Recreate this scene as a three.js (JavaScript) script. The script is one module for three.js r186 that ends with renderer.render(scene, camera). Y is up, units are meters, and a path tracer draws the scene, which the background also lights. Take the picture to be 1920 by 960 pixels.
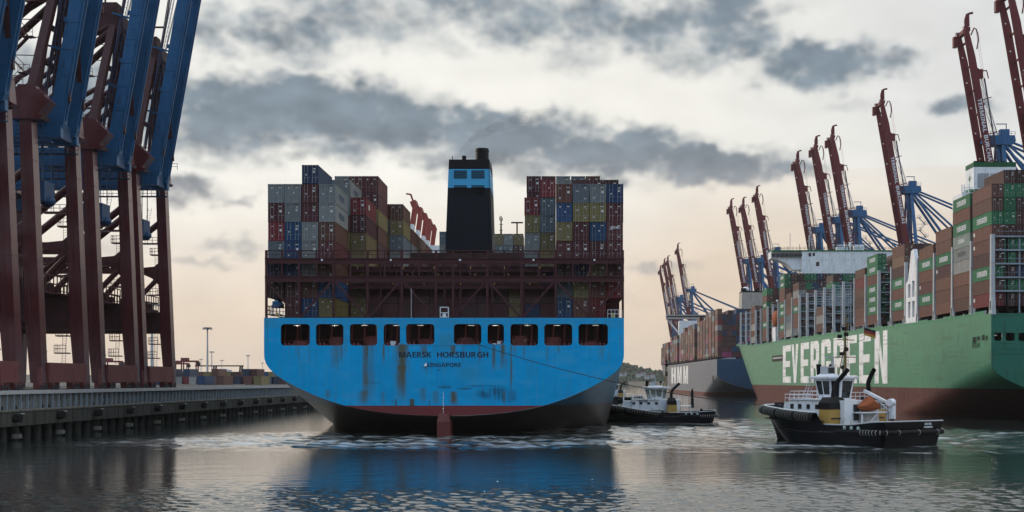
import * as THREE from 'three';
import { FontLoader } from 'three/addons/loaders/FontLoader.js';
import { ImprovedNoise } from 'three/addons/math/ImprovedNoise.js';

// ---------------------------------------------------------------- camera, sky, sun, exposure
// The harbour basin runs along -z. The lens looks straight down the basin and is shifted, as a view camera's is.
const W = 1920, H = 960, F = 2460, VX = 1045, VY = 714, EYE = 8.2;
const scene = new THREE.Scene();
const camera = new THREE.PerspectiveCamera(2 * Math.atan(H / 2 / F) * 180 / Math.PI, W / H, 1, 30000);
camera.position.set(0, EYE, 0);
camera.lookAt(0, EYE, -100);
camera.setViewOffset(W, H, W / 2 - VX, H / 2 - VY, W, H);
camera.updateProjectionMatrix();
scene.add(camera);

const renderer = new THREE.WebGLRenderer();
renderer.toneMapping = THREE.LinearToneMapping;
renderer.toneMappingExposure = 1.66;
renderer.shadowMap.enabled = true;

const SUN_DIR = new THREE.Vector3(-0.80, 0.30, -0.52).normalize();
const sun = new THREE.DirectionalLight(new THREE.Color(1.0, 0.84, 0.66), 1.1);
sun.position.copy(SUN_DIR).multiplyScalar(1500).add(new THREE.Vector3(0, 0, -500));
sun.target.position.set(0, 0, -500);
sun.shadow.radius = 30;
sun.castShadow = true;
Object.assign(sun.shadow.camera, { left: -700, right: 700, top: 500, bottom: -500, near: 10, far: 4000 });
scene.add(sun, sun.target);
scene.fog = new THREE.FogExp2(new THREE.Color(0.80, 0.76, 0.72), 0.00004);

const perlin = new ImprovedNoise();
const N3 = (x, y, z) => perlin.noise(x, y, z);
function fbm(x, y, z, oct) { let a = 0, s = 0.5; for (let i = 0; i < oct; i++) { a += s * N3(x, y, z + i * 7.3); x *= 2.03; y *= 2.03; s *= 0.5; } return a; }
const clamp = THREE.MathUtils.clamp, lerp = THREE.MathUtils.lerp;
const sstep = (a, b, x) => { const t = clamp((x - a) / (b - a), 0, 1); return t * t * (3 - 2 * t); };
const mix3 = (a, b, t) => [lerp(a[0], b[0], t), lerp(a[1], b[1], t), lerp(a[2], b[2], t)];

// Evening sky after a grey day: a broken layer of stratocumulus, warm and clear low down, glowing to the west, raised out of view to light the scene.
function skyTexture() {
  const SW = 4096, SH = 2048, data = new Uint16Array(SW * SH * 4), toHalf = THREE.DataUtils.toHalfFloat;
  // cloud banks: azimuth and elevation in degrees (0 = down the basin), half widths, weight
  const D = (x, y, rx, ry, w) => [(x - 1045) * 0.0233, (714 - y) * 0.0233, rx * 0.0233, ry * 0.0233, w];
  const banks = [
    D(600, 212, 175, 52, 1.25), D(430, 235, 120, 66, 1.15), D(740, 236, 110, 44, 1.15), D(870, 250, 90, 36, 1.0), D(950, 262, 140, 44, 1.25), D(1140, 288, 160, 40, 1.2), D(1310, 308, 150, 30, 1.15), D(1450, 326, 80, 18, 0.9), D(650, 285, 110, 26, 0.8), D(860, 302, 100, 26, 0.8), D(1040, 318, 120, 22, 0.8),
    D(240, 215, 160, 70, 1.0), D(60, 190, 160, 60, 0.9),
    D(415, 84, 56, 44, 0.72), D(545, 86, 84, 52, 0.85), D(660, 40, 120, 42, 0.72), D(770, 66, 70, 36, 0.6), D(540, 10, 120, 26, 0.4), D(860, 18, 110, 38, 0.85), D(985, 46, 80, 46, 0.8), D(1110, 46, 80, 46, 0.82), D(1225, 62, 80, 48, 0.85), D(1345, 36, 84, 40, 1.1), D(1385, 88, 70, 36, 0.95), D(1530, 140, 110, 36, 1.15), D(1655, 142, 60, 20, 0.7), D(1290, 118, 80, 30, 0.6), D(840, 100, 50, 24, 0.4), D(1080, 110, 60, 30, 0.5),
    D(1770, 220, 52, 20, 0.85), D(1590, 215, 60, 16, 0.35), D(1850, 60, 90, 14, 0.15), D(1480, 40, 50, 16, 0.45),
    D(375, 372, 62, 24, 0.95), D(465, 382, 30, 11, 0.6), D(390, 500, 70, 11, 0.5), D(465, 466, 60, 14, 0.5), D(1240, 500, 80, 14, 0.5), D(1190, 560, 60, 8, 0.2), D(1420, 470, 60, 8, 0.25), D(200, 480, 90, 14, 0.35), D(1780, 420, 60, 10, 0.2),
  ];
  const light = (az, el) => { // the veil behind the clouds; unseen parts raised for the light they give
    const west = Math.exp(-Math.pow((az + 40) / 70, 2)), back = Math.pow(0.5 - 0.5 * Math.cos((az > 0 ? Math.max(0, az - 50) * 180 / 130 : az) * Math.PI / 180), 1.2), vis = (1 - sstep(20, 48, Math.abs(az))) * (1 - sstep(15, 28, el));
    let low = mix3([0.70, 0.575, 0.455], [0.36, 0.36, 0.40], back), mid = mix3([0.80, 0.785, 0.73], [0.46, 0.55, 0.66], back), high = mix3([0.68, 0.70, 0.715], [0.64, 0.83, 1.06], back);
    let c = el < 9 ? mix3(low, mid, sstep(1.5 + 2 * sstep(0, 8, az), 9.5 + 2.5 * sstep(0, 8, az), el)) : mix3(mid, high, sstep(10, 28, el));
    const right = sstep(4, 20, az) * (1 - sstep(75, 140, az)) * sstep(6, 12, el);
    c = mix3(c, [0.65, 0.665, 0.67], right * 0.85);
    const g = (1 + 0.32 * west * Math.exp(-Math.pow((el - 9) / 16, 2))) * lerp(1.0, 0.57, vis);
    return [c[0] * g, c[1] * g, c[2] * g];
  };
  const lw = Math.log;
  const color = (az, el, fine) => {
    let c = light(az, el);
    const bright = 0.12 * fbm(az * 0.35 + 3, el * 0.8, 4.2, fine ? 4 : 2);
    c = [c[0] * (1 + bright), c[1] * (1 + bright), c[2] * (1 + bright)];
    const wx = az + 0.9 * N3(az * 0.5, el * 0.9, 1.5) + (fine ? 0.55 * N3(az * 1.5, el * 2.2, 2.5) : 0), wy = el + 0.45 * N3(az * 0.5, el * 0.9, 9.5) + (fine ? 0.36 * N3(az * 1.5, el * 2.2, 8.5) + 0.16 * N3(az * 4.1, el * 5.5, 3.5) : 0);
    let d = 0;
    for (const [a, e, ra, re, w] of banks) {
      const dy = (wy - e) / re, q = ((wx - a) / ra) ** 2 + (dy < 0 ? dy * 0.85 : dy * 1.1) ** 2;
      if (q < 5) d = Math.max(d, w * Math.exp(-Math.pow(q, 1.5) * 0.6)) + 0.12 * w * Math.exp(-q * 1.4);
    }
    const away = sstep(19, 34, Math.abs(az)) + sstep(16.5, 24, el);
    if (away > 0 && el > 1) { // an added grey bank low down outside the gap in the west, the broken layer // the same broken layer goes on round the horizon and overhead
      const s = 14 / Math.max(Math.sin(el * Math.PI / 180) + 0.08, 0.1), px = Math.sin(az * Math.PI / 180) * s, py = Math.cos(az * Math.PI / 180) * s;
      d = lerp(d, sstep(-0.05, 0.35, fbm(px * 0.12 + 5, py * 0.12, 3.1, 4)) * (0.25 + 0.45 * sstep(30, 90, Math.abs(az))) + 1.2 * Math.max(sstep(24, 50, -az), sstep(115, 140, az)) * (1 - sstep(18, 27, el)) * sstep(3, 10, el), Math.min(1, away)) * sstep(0.5, 4, el);
    }
    d *= 1.06 + 0.6 * fbm(az * 0.8, el * 1.35, 6.6, fine ? 4 : 2) + (fine ? 0.34 * fbm(az * 2.2, el * 3.4, 2.2, 4) : 0);
    const t = sstep(0.05, 1.18, d);
    const back = Math.pow(0.5 - 0.5 * Math.cos(az * Math.PI / 180), 1.2), warm = Math.exp(-Math.pow((el - 7.2) / 2.4, 2)) * (1 - back);
    let dark = mix3([0.121, 0.157, 0.190], [0.17, 0.195, 0.235], back);
    dark = mix3(dark, [0.245, 0.225, 0.222], 0.5 * warm);
    const body = 1 + (fine ? 0.55 * fbm(az * 0.55 + 9, el * 1.0, 1.1, 4) : 0);
    return mix3(c, [dark[0] * body, dark[1] * body, dark[2] * body], t * 0.96);
  };
  const ground = [0.10, 0.10, 0.10];
  const CO = 8, cw = SW / CO, ch = SH / 2 / CO, coarse = new Float32Array((cw + 1) * (ch + 1) * 3);
  for (let j = 0; j <= ch; j++) for (let i = 0; i <= cw; i++) {
    let az = ((i % cw) * CO / SW - 0.25) * 360; if (az > 180) az -= 360;
    coarse.set(color(az, Math.max(0.02, j / ch * 90), false), (j * (cw + 1) + i) * 3);
  }
  for (let j = 0; j < SH; j++) for (let i = 0; i < SW; i++) {
    const el = ((j + 0.5) / SH - 0.5) * 180; let az = ((i + 0.5) / SW - 0.25) * 360; if (az > 180) az -= 360;
    let c;
    const k = (j * SW + i) * 4;
    if (el < 0) c = ground;
    else {
      const fx = (i + 0.5) / CO, fy = (j + 0.5 - SH / 2) / CO, x0 = Math.floor(fx), y0 = Math.floor(fy), tx = fx - x0, ty = fy - y0, o = (y0 * (cw + 1) + x0) * 3, r = (cw + 1) * 3;
      c = [0, 1, 2].map((n) => lerp(lerp(coarse[o + n], coarse[o + 3 + n], tx), lerp(coarse[o + r + n], coarse[o + r + 3 + n], tx), ty));
      const near = (1 - sstep(27, 33, Math.abs(az))) * (1 - sstep(20, 25, el));
      if (near > 0) c = mix3(c, color(az, el, true), near);
    }
    data[k] = toHalf(c[0]); data[k + 1] = toHalf(c[1]); data[k + 2] = toHalf(c[2]); data[k + 3] = toHalf(1);
  }
  const t = new THREE.DataTexture(data, SW, SH, THREE.RGBAFormat, THREE.HalfFloatType);
  t.mapping = THREE.EquirectangularReflectionMapping; t.magFilter = t.minFilter = THREE.LinearFilter; t.wrapS = THREE.RepeatWrapping;
  t.needsUpdate = true;
  return t;
}
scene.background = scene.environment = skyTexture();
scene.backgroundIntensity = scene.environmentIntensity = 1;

// ---------------------------------------------------------------- helpers
function rng(seed) { let a = seed >>> 0; return () => { a = (a + 0x6D2B79F5) | 0; let t = Math.imul(a ^ (a >>> 15), 1 | a); t = (t + Math.imul(t ^ (t >>> 7), 61 | t)) ^ t; return ((t ^ (t >>> 14)) >>> 0) / 4294967296; }; }
const R = rng(20240611);
const V = (x, y, z) => new THREE.Vector3(x, y, z);
const pick = (a, r = R) => a[Math.floor(r() * a.length)];
const used = {};
function numbered(n) { n = n.replace(/_\d{3}$/, ''); const k = used[n] = (used[n] ?? -1) + 1; return k ? n + '_' + String(k).padStart(3, '0') : n; }
function shade(o) { o.castShadow = o.receiveShadow = true; return o; }
function tag(o, label, category, group, kind) { if (label) o.userData.label = label; if (category) o.userData.category = category; if (group) o.userData.group = group; if (kind) o.userData.kind = kind; return o; }
function thing(name, label, category, pos = [0, 0, 0], turn = 0, group) { const o = new THREE.Group(); o.name = numbered(name); o.position.set(...pos); o.rotation.y = turn; scene.add(o); return tag(o, label, category, group); }
function mesh(name, geo, mat, parent = scene) { const m = shade(new THREE.Mesh(geo, mat)); m.name = parent === scene ? numbered(name) : name; parent.add(m); return m; }
function sub(name, parent) { const g = new THREE.Group(); g.name = name; parent.add(g); return g; }
function copy(o, name = o.name) { const c = o.clone(); c.userData = JSON.parse(JSON.stringify(o.userData)); c.name = numbered(name); scene.add(c); return c; }

// collects shapes and joins them into one mesh; uv in metres on the plane each face looks along
const _n = V(), _p = V(), _m = new THREE.Matrix4(), _q = new THREE.Quaternion(), _e = new THREE.Euler();
class MB {
  constructor() { this.p = []; this.n = []; this.u = []; this.i = []; }
  add(g, m) {
    const P = g.attributes.position, Nn = g.attributes.normal, base = this.p.length / 3, nm = m ? new THREE.Matrix3().getNormalMatrix(m) : null, flip = m && m.determinant() < 0;
    for (let k = 0; k < P.count; k++) {
      _p.fromBufferAttribute(P, k); _n.fromBufferAttribute(Nn, k);
      if (m) { _p.applyMatrix4(m); _n.applyMatrix3(nm).normalize(); }
      this.p.push(_p.x, _p.y, _p.z); this.n.push(_n.x, _n.y, _n.z);
      const ax = Math.abs(_n.x), ay = Math.abs(_n.y), az = Math.abs(_n.z);
      if (ax >= ay && ax >= az) this.u.push(_p.z, _p.y); else if (ay >= az) this.u.push(_p.x, _p.z); else this.u.push(_p.x, _p.y);
    }
    const id = g.index ? g.index.array : Array.from({ length: P.count }, (_, k) => k);
    for (let k = 0; k < id.length; k += 3) { if (flip) this.i.push(base + id[k], base + id[k + 2], base + id[k + 1]); else this.i.push(base + id[k], base + id[k + 1], base + id[k + 2]); }
    return this;
  }
  box(w, h, d, x = 0, y = 0, z = 0, rx = 0, ry = 0, rz = 0) { return this.add(new THREE.BoxGeometry(w, h, d), _m.compose(V(x, y, z), _q.setFromEuler(_e.set(rx, ry, rz)), V(1, 1, 1)).clone()); }
  span(x0, x1, y0, y1, z0, z1) { return this.box(Math.abs(x1 - x0), Math.abs(y1 - y0), Math.abs(z1 - z0), (x0 + x1) / 2, (y0 + y1) / 2, (z0 + z1) / 2); }
  basis(a, b) {
    const y = b.clone().sub(a), L = y.length(); y.normalize();
    let z = Math.abs(y.z) > 0.97 ? V(0, 1, 0) : V(0, 0, 1); z.addScaledVector(y, -z.dot(y)).normalize();
    const x = y.clone().cross(z);
    return [new THREE.Matrix4().makeBasis(x, y, z).setPosition(a.clone().add(b).multiplyScalar(0.5)), L];
  }
  bar(a, b, wx, wz = wx) { const [m, L] = this.basis(a, b); return this.add(new THREE.BoxGeometry(wx, L, wz), m); }
  rod(a, b, r, n = 6, r2 = r) { const [m, L] = this.basis(a, b); return this.add(new THREE.CylinderGeometry(r2, r, L, n, 1), m); }
  cyl(r0, r1, h, x, y, z, n = 12, rx = 0, rz = 0) { return this.add(new THREE.CylinderGeometry(r1, r0, h, n), _m.compose(V(x, y, z), _q.setFromEuler(_e.set(rx, 0, rz)), V(1, 1, 1)).clone()); }
  ball(rx, ry, rz, x, y, z, n = 10) { return this.add(new THREE.SphereGeometry(1, n, Math.max(5, n * 0.6 | 0)), _m.compose(V(x, y, z), _q.identity(), V(rx, ry, rz)).clone()); }
  tube(pts, r, seg = 24, n = 6) { return this.add(new THREE.TubeGeometry(new THREE.CatmullRomCurve3(pts), seg, r, n)); }
  // a prism standing on y: levels [y, x0, x1, z0, z1]
  prism(levels) {
    const quad = (a, b, c, d) => { const g = new THREE.BufferGeometry(); g.setAttribute('position', new THREE.Float32BufferAttribute([...a, ...b, ...c, ...d], 3)); g.setIndex([0, 1, 2, 0, 2, 3]); g.computeVertexNormals(); this.add(g); };
    const c = (l, i) => [[l[1], l[0], l[4]], [l[2], l[0], l[4]], [l[2], l[0], l[3]], [l[1], l[0], l[3]]][i];
    for (let k = 0; k + 1 < levels.length; k++) for (let s = 0; s < 4; s++) { const a = levels[k], b = levels[k + 1], t = (s + 1) % 4; quad(c(a, s), c(a, t), c(b, t), c(b, s)); }
    const a = levels[0], b = levels[levels.length - 1];
    quad(c(b, 0), c(b, 1), c(b, 2), c(b, 3)); quad(c(a, 3), c(a, 2), c(a, 1), c(a, 0));
    return this;
  }
  rail(pts, h = 1.1, step = 1.6, r = 0.03) {
    for (let k = 0; k + 1 < pts.length; k++) {
      const a = pts[k], b = pts[k + 1], L = a.distanceTo(b), n = Math.max(1, Math.round(L / step));
      for (const f of [0.5, 1]) this.rod(a.clone().setY(a.y + h * f), b.clone().setY(b.y + h * f), r, 4);
      for (let i = 0; i <= n; i++) { const q = a.clone().lerp(b, i / n); this.rod(q, q.clone().setY(q.y + h), r, 4); }
    }
    return this;
  }
  ladder(a, b, w = 0.5, axis = V(1, 0, 0), step = 0.3) {
    const o = axis.clone().multiplyScalar(w / 2), n = Math.round(a.distanceTo(b) / step);
    this.rod(a.clone().sub(o), b.clone().sub(o), 0.035, 4).rod(a.clone().add(o), b.clone().add(o), 0.035, 4);
    for (let i = 1; i < n; i++) { const q = a.clone().lerp(b, i / n); this.rod(q.clone().sub(o), q.clone().add(o), 0.022, 4); }
    return this;
  }
  geo() {
    const g = new THREE.BufferGeometry();
    g.setAttribute('position', new THREE.Float32BufferAttribute(this.p, 3)); g.setAttribute('normal', new THREE.Float32BufferAttribute(this.n, 3)); g.setAttribute('uv', new THREE.Float32BufferAttribute(this.u, 2));
    g.setIndex(this.i); return g;
  }
  build(name, mat, parent) { return mesh(name, this.geo(), mat, parent); }
}
const nb = () => new MB();

// cut a surface at a height: [above, below]
function splitY(g0, c) {
  const g = g0.index ? g0.toNonIndexed() : g0, P = g.attributes.position.array, Nn = g.attributes.normal.array, U = g.attributes.uv.array, out = [[[], [], []], [[], [], []]];
  const put = (o, v) => { o[0].push(v[0], v[1], v[2]); o[1].push(v[3], v[4], v[5]); o[2].push(v[6], v[7]); };
  for (let t = 0; t < P.length / 9; t++) {
    const v = [0, 1, 2].map((k) => { const a = (t * 3 + k) * 3, b = (t * 3 + k) * 2; return [P[a], P[a + 1], P[a + 2], Nn[a], Nn[a + 1], Nn[a + 2], U[b], U[b + 1]]; });
    for (const side of [0, 1]) {
      const inn = (q) => side ? q[1] <= c : q[1] >= c, poly = [];
      for (let k = 0; k < 3; k++) {
        const a = v[k], b = v[(k + 1) % 3];
        if (inn(a)) poly.push(a);
        if (inn(a) !== inn(b)) { const f = (c - a[1]) / (b[1] - a[1]); poly.push(a.map((x, i) => x + (b[i] - x) * f)); }
      }
      for (let k = 1; k + 1 < poly.length; k++) { put(out[side], poly[0]); put(out[side], poly[k]); put(out[side], poly[k + 1]); }
    }
  }
  return out.map((o) => { const q = new THREE.BufferGeometry(); q.setAttribute('position', new THREE.Float32BufferAttribute(o[0], 3)); q.setAttribute('normal', new THREE.Float32BufferAttribute(o[1], 3)); q.setAttribute('uv', new THREE.Float32BufferAttribute(o[2], 2)); return q; });
}

// ---------------------------------------------------------------- textures (tileable)
function tileNoise(w, h, cx, cy, seed, oct) { // cx, cy cells across the tile
  const out = new Float32Array(w * h); let amp = 1, tot = 0;
  for (let o = 0; o < oct; o++) {
    const r = rng(seed + o * 101), gx = cx << o, gy = cy << o, grid = Float32Array.from({ length: gx * gy }, () => r());
    for (let y = 0; y < h; y++) { const fy = y / h * gy, y0 = Math.floor(fy), ty = fy - y0, sy = ty * ty * (3 - 2 * ty); for (let x = 0; x < w; x++) {
      const fx = x / w * gx, x0 = Math.floor(fx), tx = fx - x0, sx = tx * tx * (3 - 2 * tx), a = (y0 % gy) * gx, b = ((y0 + 1) % gy) * gx, c = x0 % gx, d = (x0 + 1) % gx;
      out[y * w + x] += amp * lerp(lerp(grid[a + c], grid[a + d], sx), lerp(grid[b + c], grid[b + d], sx), sy);
    } }
    tot += amp; amp *= 0.5;
  }
  for (let k = 0; k < out.length; k++) out[k] /= tot;
  return out;
}
function tex(w, h, f, metres, aniso) { // f(k, x, y) -> [r, g, b] in 0..1 linear
  const d = new Uint8Array(w * h * 4);
  for (let y = 0; y < h; y++) for (let x = 0; x < w; x++) { const k = y * w + x, c = f(k, x, y); for (let n = 0; n < 3; n++) d[k * 4 + n] = clamp(Math.round(c[n] * 255), 0, 255); d[k * 4 + 3] = 255; }
  const t = new THREE.DataTexture(d, w, h); t.magFilter = t.minFilter = THREE.LinearFilter; t.wrapS = t.wrapT = THREE.RepeatWrapping; t.needsUpdate = true;
  if (metres) t.repeat.set(1 / metres[0], 1 / metres[1]);
  return t;
}
const S = 512;
const nA = tileNoise(S, S, 6, 6, 11, 6), nB = tileNoise(S, S, 40, 3, 21, 4), nC = tileNoise(S, S, 14, 14, 31, 5), nD = tileNoise(S, S, 90, 5, 41, 3), nH = tileNoise(S, S, 5, 44, 51, 4);
const grimeTex = tex(S, S, (k) => { const a = 0.72 + 0.34 * nA[k], s = 1 - 0.5 * sstep(0.56, 0.85, nB[k]) * sstep(0.35, 0.7, nC[k]), r = sstep(0.66, 0.8, nC[k]) * 0.5, v = a * s; return [v * (1 - 0.10 * r), v * (1 - 0.35 * r), v * (1 - 0.55 * r)]; }, [9, 9]);
const hullTex = tex(S, S, (k) => { const a = 0.78 + 0.3 * nA[k], s = (1 - 0.5 * sstep(0.52, 0.8, nD[k]) * sstep(0.3, 0.7, nC[k])) * (1 - 0.4 * sstep(0.54, 0.78, nH[k]) * sstep(0.35, 0.65, nA[k])), r = sstep(0.6, 0.85, nB[k]) * sstep(0.5, 0.7, nC[k]) * 0.7, v = a * s; return [v * (1 - 0.05 * r), v * (1 - 0.28 * r), v * (1 - 0.5 * r)]; }, [46, 23]);
const roughTex = tex(S, S, (k) => { const v = 0.6 + 0.55 * (nC[k] - 0.5) + 0.35 * (nB[k] - 0.5); return [v, v, v]; }, [9, 9]);
const concTex = tex(S, S, (k, x, y) => { const a = 0.55 + 0.45 * nA[k], st = 1 - 0.65 * sstep(0.5, 0.8, nB[k]), wh = 0.5 * sstep(0.68, 0.85, nD[k]) * sstep(0.5, 0.7, nC[k]), v = a * st + wh; return [v, v * 0.98, v * 0.93]; }, [15, 8]);
const MATS = {};
function paint(r, g, b, rough = 0.55, o = {}) {
  const key = [r, g, b, rough, JSON.stringify(Object.keys(o)), o.key].join(); if (MATS[key]) return MATS[key];
  const { key: _k, ...rest } = o;
  const m = new THREE.MeshPhysicalMaterial({ map: grimeTex, roughness: rough, roughnessMap: null, metalness: 0, specularIntensity: 0.45, ...rest }); m.color.setRGB(r, g, b); return MATS[key] = m;
}
const plain = (r, g, b, rough = 0.6, o = {}) => { const m = new THREE.MeshPhysicalMaterial({ roughness: rough, ...o }); m.color.setRGB(r, g, b); return m; };
const M = {
  maroon: paint(0.092, 0.021, 0.025, 0.24, { specularIntensity: 0.9, key: 'm' }), maroonDark: paint(0.055, 0.018, 0.02, 0.55), craneBlue: paint(0.016, 0.095, 0.22, 0.42), craneRed: paint(0.15, 0.026, 0.03, 0.48),
  black: paint(0.008, 0.009, 0.011, 0.55, { specularIntensity: 0.25, key: 'k' }), rubber: plain(0.009, 0.009, 0.010, 0.85, { specularIntensity: 0.4 }), dark: paint(0.035, 0.035, 0.04, 0.7), white: paint(0.78, 0.80, 0.83, 0.5), lgrey: paint(0.45, 0.47, 0.49, 0.55), steel: paint(0.26, 0.31, 0.36, 0.5),
  galv: plain(0.42, 0.43, 0.44, 0.45, { metalness: 0.5 }), cable: plain(0.03, 0.03, 0.034, 0.7, { specularIntensity: 0.3 }), glass: plain(0.012, 0.016, 0.02, 0.08, { specularIntensity: 1 }), yellow: paint(0.46, 0.29, 0.075, 0.6), orange: paint(0.30, 0.085, 0.032, 0.8),
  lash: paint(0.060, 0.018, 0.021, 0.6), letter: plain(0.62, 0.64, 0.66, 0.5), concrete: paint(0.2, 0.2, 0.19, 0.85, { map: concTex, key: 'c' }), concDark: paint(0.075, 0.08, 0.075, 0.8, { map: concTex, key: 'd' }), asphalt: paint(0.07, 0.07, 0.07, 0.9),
};
const font = await new FontLoader().loadAsync('fonts/droid/droid_sans_bold.typeface.json');
// flat lettering, `h` metres tall and `w` wide, centred on its origin, a thumb's thickness proud of what carries it
function lettering(text, w, h, depth = 0.02, gap = 0, f = font) {
  const cap = 0.73, size = 1, geos = []; let x = 0;
  const b = nb();
  for (const ch of text) {
    if (ch === ' ') { x += 0.45 + gap; continue; }
    const shapes = f.generateShapes(ch, size), g = new THREE.ExtrudeGeometry(shapes, { depth: 1, bevelEnabled: false, curveSegments: 5 });
    g.computeBoundingBox(); const bb = g.boundingBox;
    b.add(g, new THREE.Matrix4().makeTranslation(x - bb.min.x, 0, 0)); x += bb.max.x - bb.min.x + 0.11 + gap;
  }
  const g = b.geo(); g.computeBoundingBox(); const bb = g.boundingBox, sx = w / (bb.max.x - bb.min.x), sy = h / (bb.max.y - bb.min.y);
  g.translate(-(bb.max.x + bb.min.x) / 2, -(bb.max.y + bb.min.y) / 2, 0); g.scale(sx, sy, depth);
  return g;
}
const ORD = ['bottom', 'second', 'third', 'fourth', 'fifth', 'sixth', 'seventh', 'eighth', 'ninth', 'tenth', 'eleventh', 'twelfth', 'thirteenth', 'fourteenth', 'fifteenth'];
// a point at pixel x, y of the photograph and `d` metres down the basin
const at = (x, y, d) => V((x - VX) / F * d, EYE + (VY - y) / F * d, -d);

// ---------------------------------------------------------------- water
const DIST = (x, z) => Math.hypot(x, z);
{
  const r = rng(77), waves = [];
  for (let i = 0; i < 33; i++) { const L = 0.55 * Math.pow(1.15, i) * (0.9 + 0.2 * r()), th = -1.75 + (r() - 0.5) * 2.3; waves.push({ k: 2 * Math.PI / L, cx: Math.cos(th), cz: Math.sin(th), ph: r() * 6.28, a: 0.0042 * Math.pow(L, 0.85) / (1 + Math.pow(L / 5, 2)), L }); }
  const chop = []; for (let i = 0; i < 14; i++) { const L = 1.4 * Math.pow(1.2, i) * (0.9 + 0.2 * r()), th = r() * 6.28; chop.push({ k: 2 * Math.PI / L, cx: Math.cos(th), cz: Math.sin(th), ph: r() * 6.28, a: 0.016 * Math.pow(L, 0.8) / (1 + Math.pow(L / 8, 2)), L }); }
  // churned water: propeller wash behind the stern of the blue ship, wakes of the tugs
  const wash = (x, z) => {
    const d = -z; let w = 0;
    const e = (cx, cd, rx, rd, s) => { const q = ((x - cx) / rx) ** 2 + ((d - cd) / rd) ** 2; if (q < 6) w = Math.max(w, s * Math.exp(-q * q * 0.5)); };
    e(-17, 178, 42, 18, 1.0); e(-34, 196, 16, 12, 0.8); e(14, 215, 24, 24, 1.0); e(34, 214, 34, 30, 0.95); e(54, 195, 32, 24, 0.85); e(25, 262, 30, 24, 0.7); e(40, 152, 20, 5, 0.5); e(38, 166, 20, 10, 0.85); e(62, 172, 28, 18, 0.6);
    return w;
  };
  const cols = 560, rows = [], a0 = -0.60, a1 = 0.56;
  for (let d = 58; d < 4200;) { rows.push(d); d += d < 118 ? d * 0.0019 : d < 220 ? d * 0.0026 : d * (d < 700 ? 0.0036 : 0.012); }
  const n = rows.length, P = new Float32Array(n * (cols + 1) * 3), C = new Float32Array(n * (cols + 1) * 3), Uv = new Float32Array(n * (cols + 1) * 2), id = [];
  for (let j = 0; j < n; j++) for (let i = 0; i <= cols; i++) {
    const d = rows[j], x = (a0 + (a1 - a0) * i / cols) * d, z = -d, step = d * (d < 118 ? 0.0019 : d < 220 ? 0.0026 : 0.0036), k = j * (cols + 1) + i;
    let y = 0, w = d < 420 ? wash(x + 3 * N3(x * 0.08, d * 0.08, 2), z) : 0;
    const patch = 0.66 + 1.7 * fbm(x * 0.011 + 4, d * 0.02, 3.3, 2), near = 1 + 7.5 * sstep(lerp(108, 130, sstep(-2, 26, x)) + 9 * N3(x * 0.06, d * 0.03, 4), 88, d);
    const amp = clamp(patch, 0.15, 1.6) * near * 0.32;
    if (d < 1500) {
      for (const q of waves) { const f = 1 - sstep(0.16, 0.36, step / q.L); if (f > 0) y += f * q.a * (q.L < 2.4 ? amp : amp / Math.pow(near, 0.85)) * Math.sin(q.k * (x * q.cx + z * q.cz) + q.ph); }
      if (w > 0.02) { const wx = x + 1.5 * N3(x * 0.2, d * 0.2, 5), wz = z + 1.5 * N3(x * 0.2, d * 0.2, 11); for (const q of chop) { const f = 1 - sstep(0.2, 0.4, step / q.L); if (f > 0) y += f * w * q.a * Math.sin(q.k * (wx * q.cx + wz * q.cz) + q.ph); } }
    }
    P[k * 3] = x; P[k * 3 + 1] = y; P[k * 3 + 2] = z; Uv[k * 2] = x; Uv[k * 2 + 1] = z;
    // foam lies in torn streaks on the churned water
    const ft = w > 0.05 ? sstep(0.12, 0.5, fbm(x * 0.10, d * 0.42, 7.7, 4) + 0.36 * w - 0.10 + 0.9 * y) * Math.min(1, w * 1.3) : 0;
    const f = clamp(ft, 0, 1);
    C[k * 3] = lerp(0.018, 0.38, f); C[k * 3 + 1] = lerp(0.025, 0.41, f); C[k * 3 + 2] = lerp(0.023, 0.42, f);
  }
  for (let j = 0; j + 1 < n; j++) for (let i = 0; i < cols; i++) { const a = j * (cols + 1) + i; id.push(a, a + 1, a + cols + 1, a + 1, a + cols + 2, a + cols + 1); }
  const g = new THREE.BufferGeometry();
  g.setAttribute('position', new THREE.BufferAttribute(P, 3)); g.setAttribute('color', new THREE.BufferAttribute(C, 3)); g.setAttribute('uv', new THREE.BufferAttribute(Uv, 2)); g.setIndex(id); g.computeVertexNormals();
  const rip = tileNoise(S, S, 12, 20, 71, 5), rip2 = tileNoise(S, S, 34, 50, 72, 3);
  const ripTex = tex(S, S, (k) => { const v = 0.6 * rip[k] + 0.4 * rip2[k]; return [v, v, v]; }, [5.3, 5.3]);
  const mat = new THREE.MeshPhysicalMaterial({ vertexColors: true, roughness: 0.045, ior: 1.33, bumpMap: ripTex, bumpScale: 0.014 });
  mesh('water', g, mat).userData.kind = 'structure';
  const far = new THREE.PlaneGeometry(5600, 7000); far.rotateX(-Math.PI / 2); far.translate(0, -0.9, -3100);
  mesh('river_bed', far, plain(0.012, 0.016, 0.016, 0.2)).userData.kind = 'structure';  // coarse sheet added so the water carries on out of view
}

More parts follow.
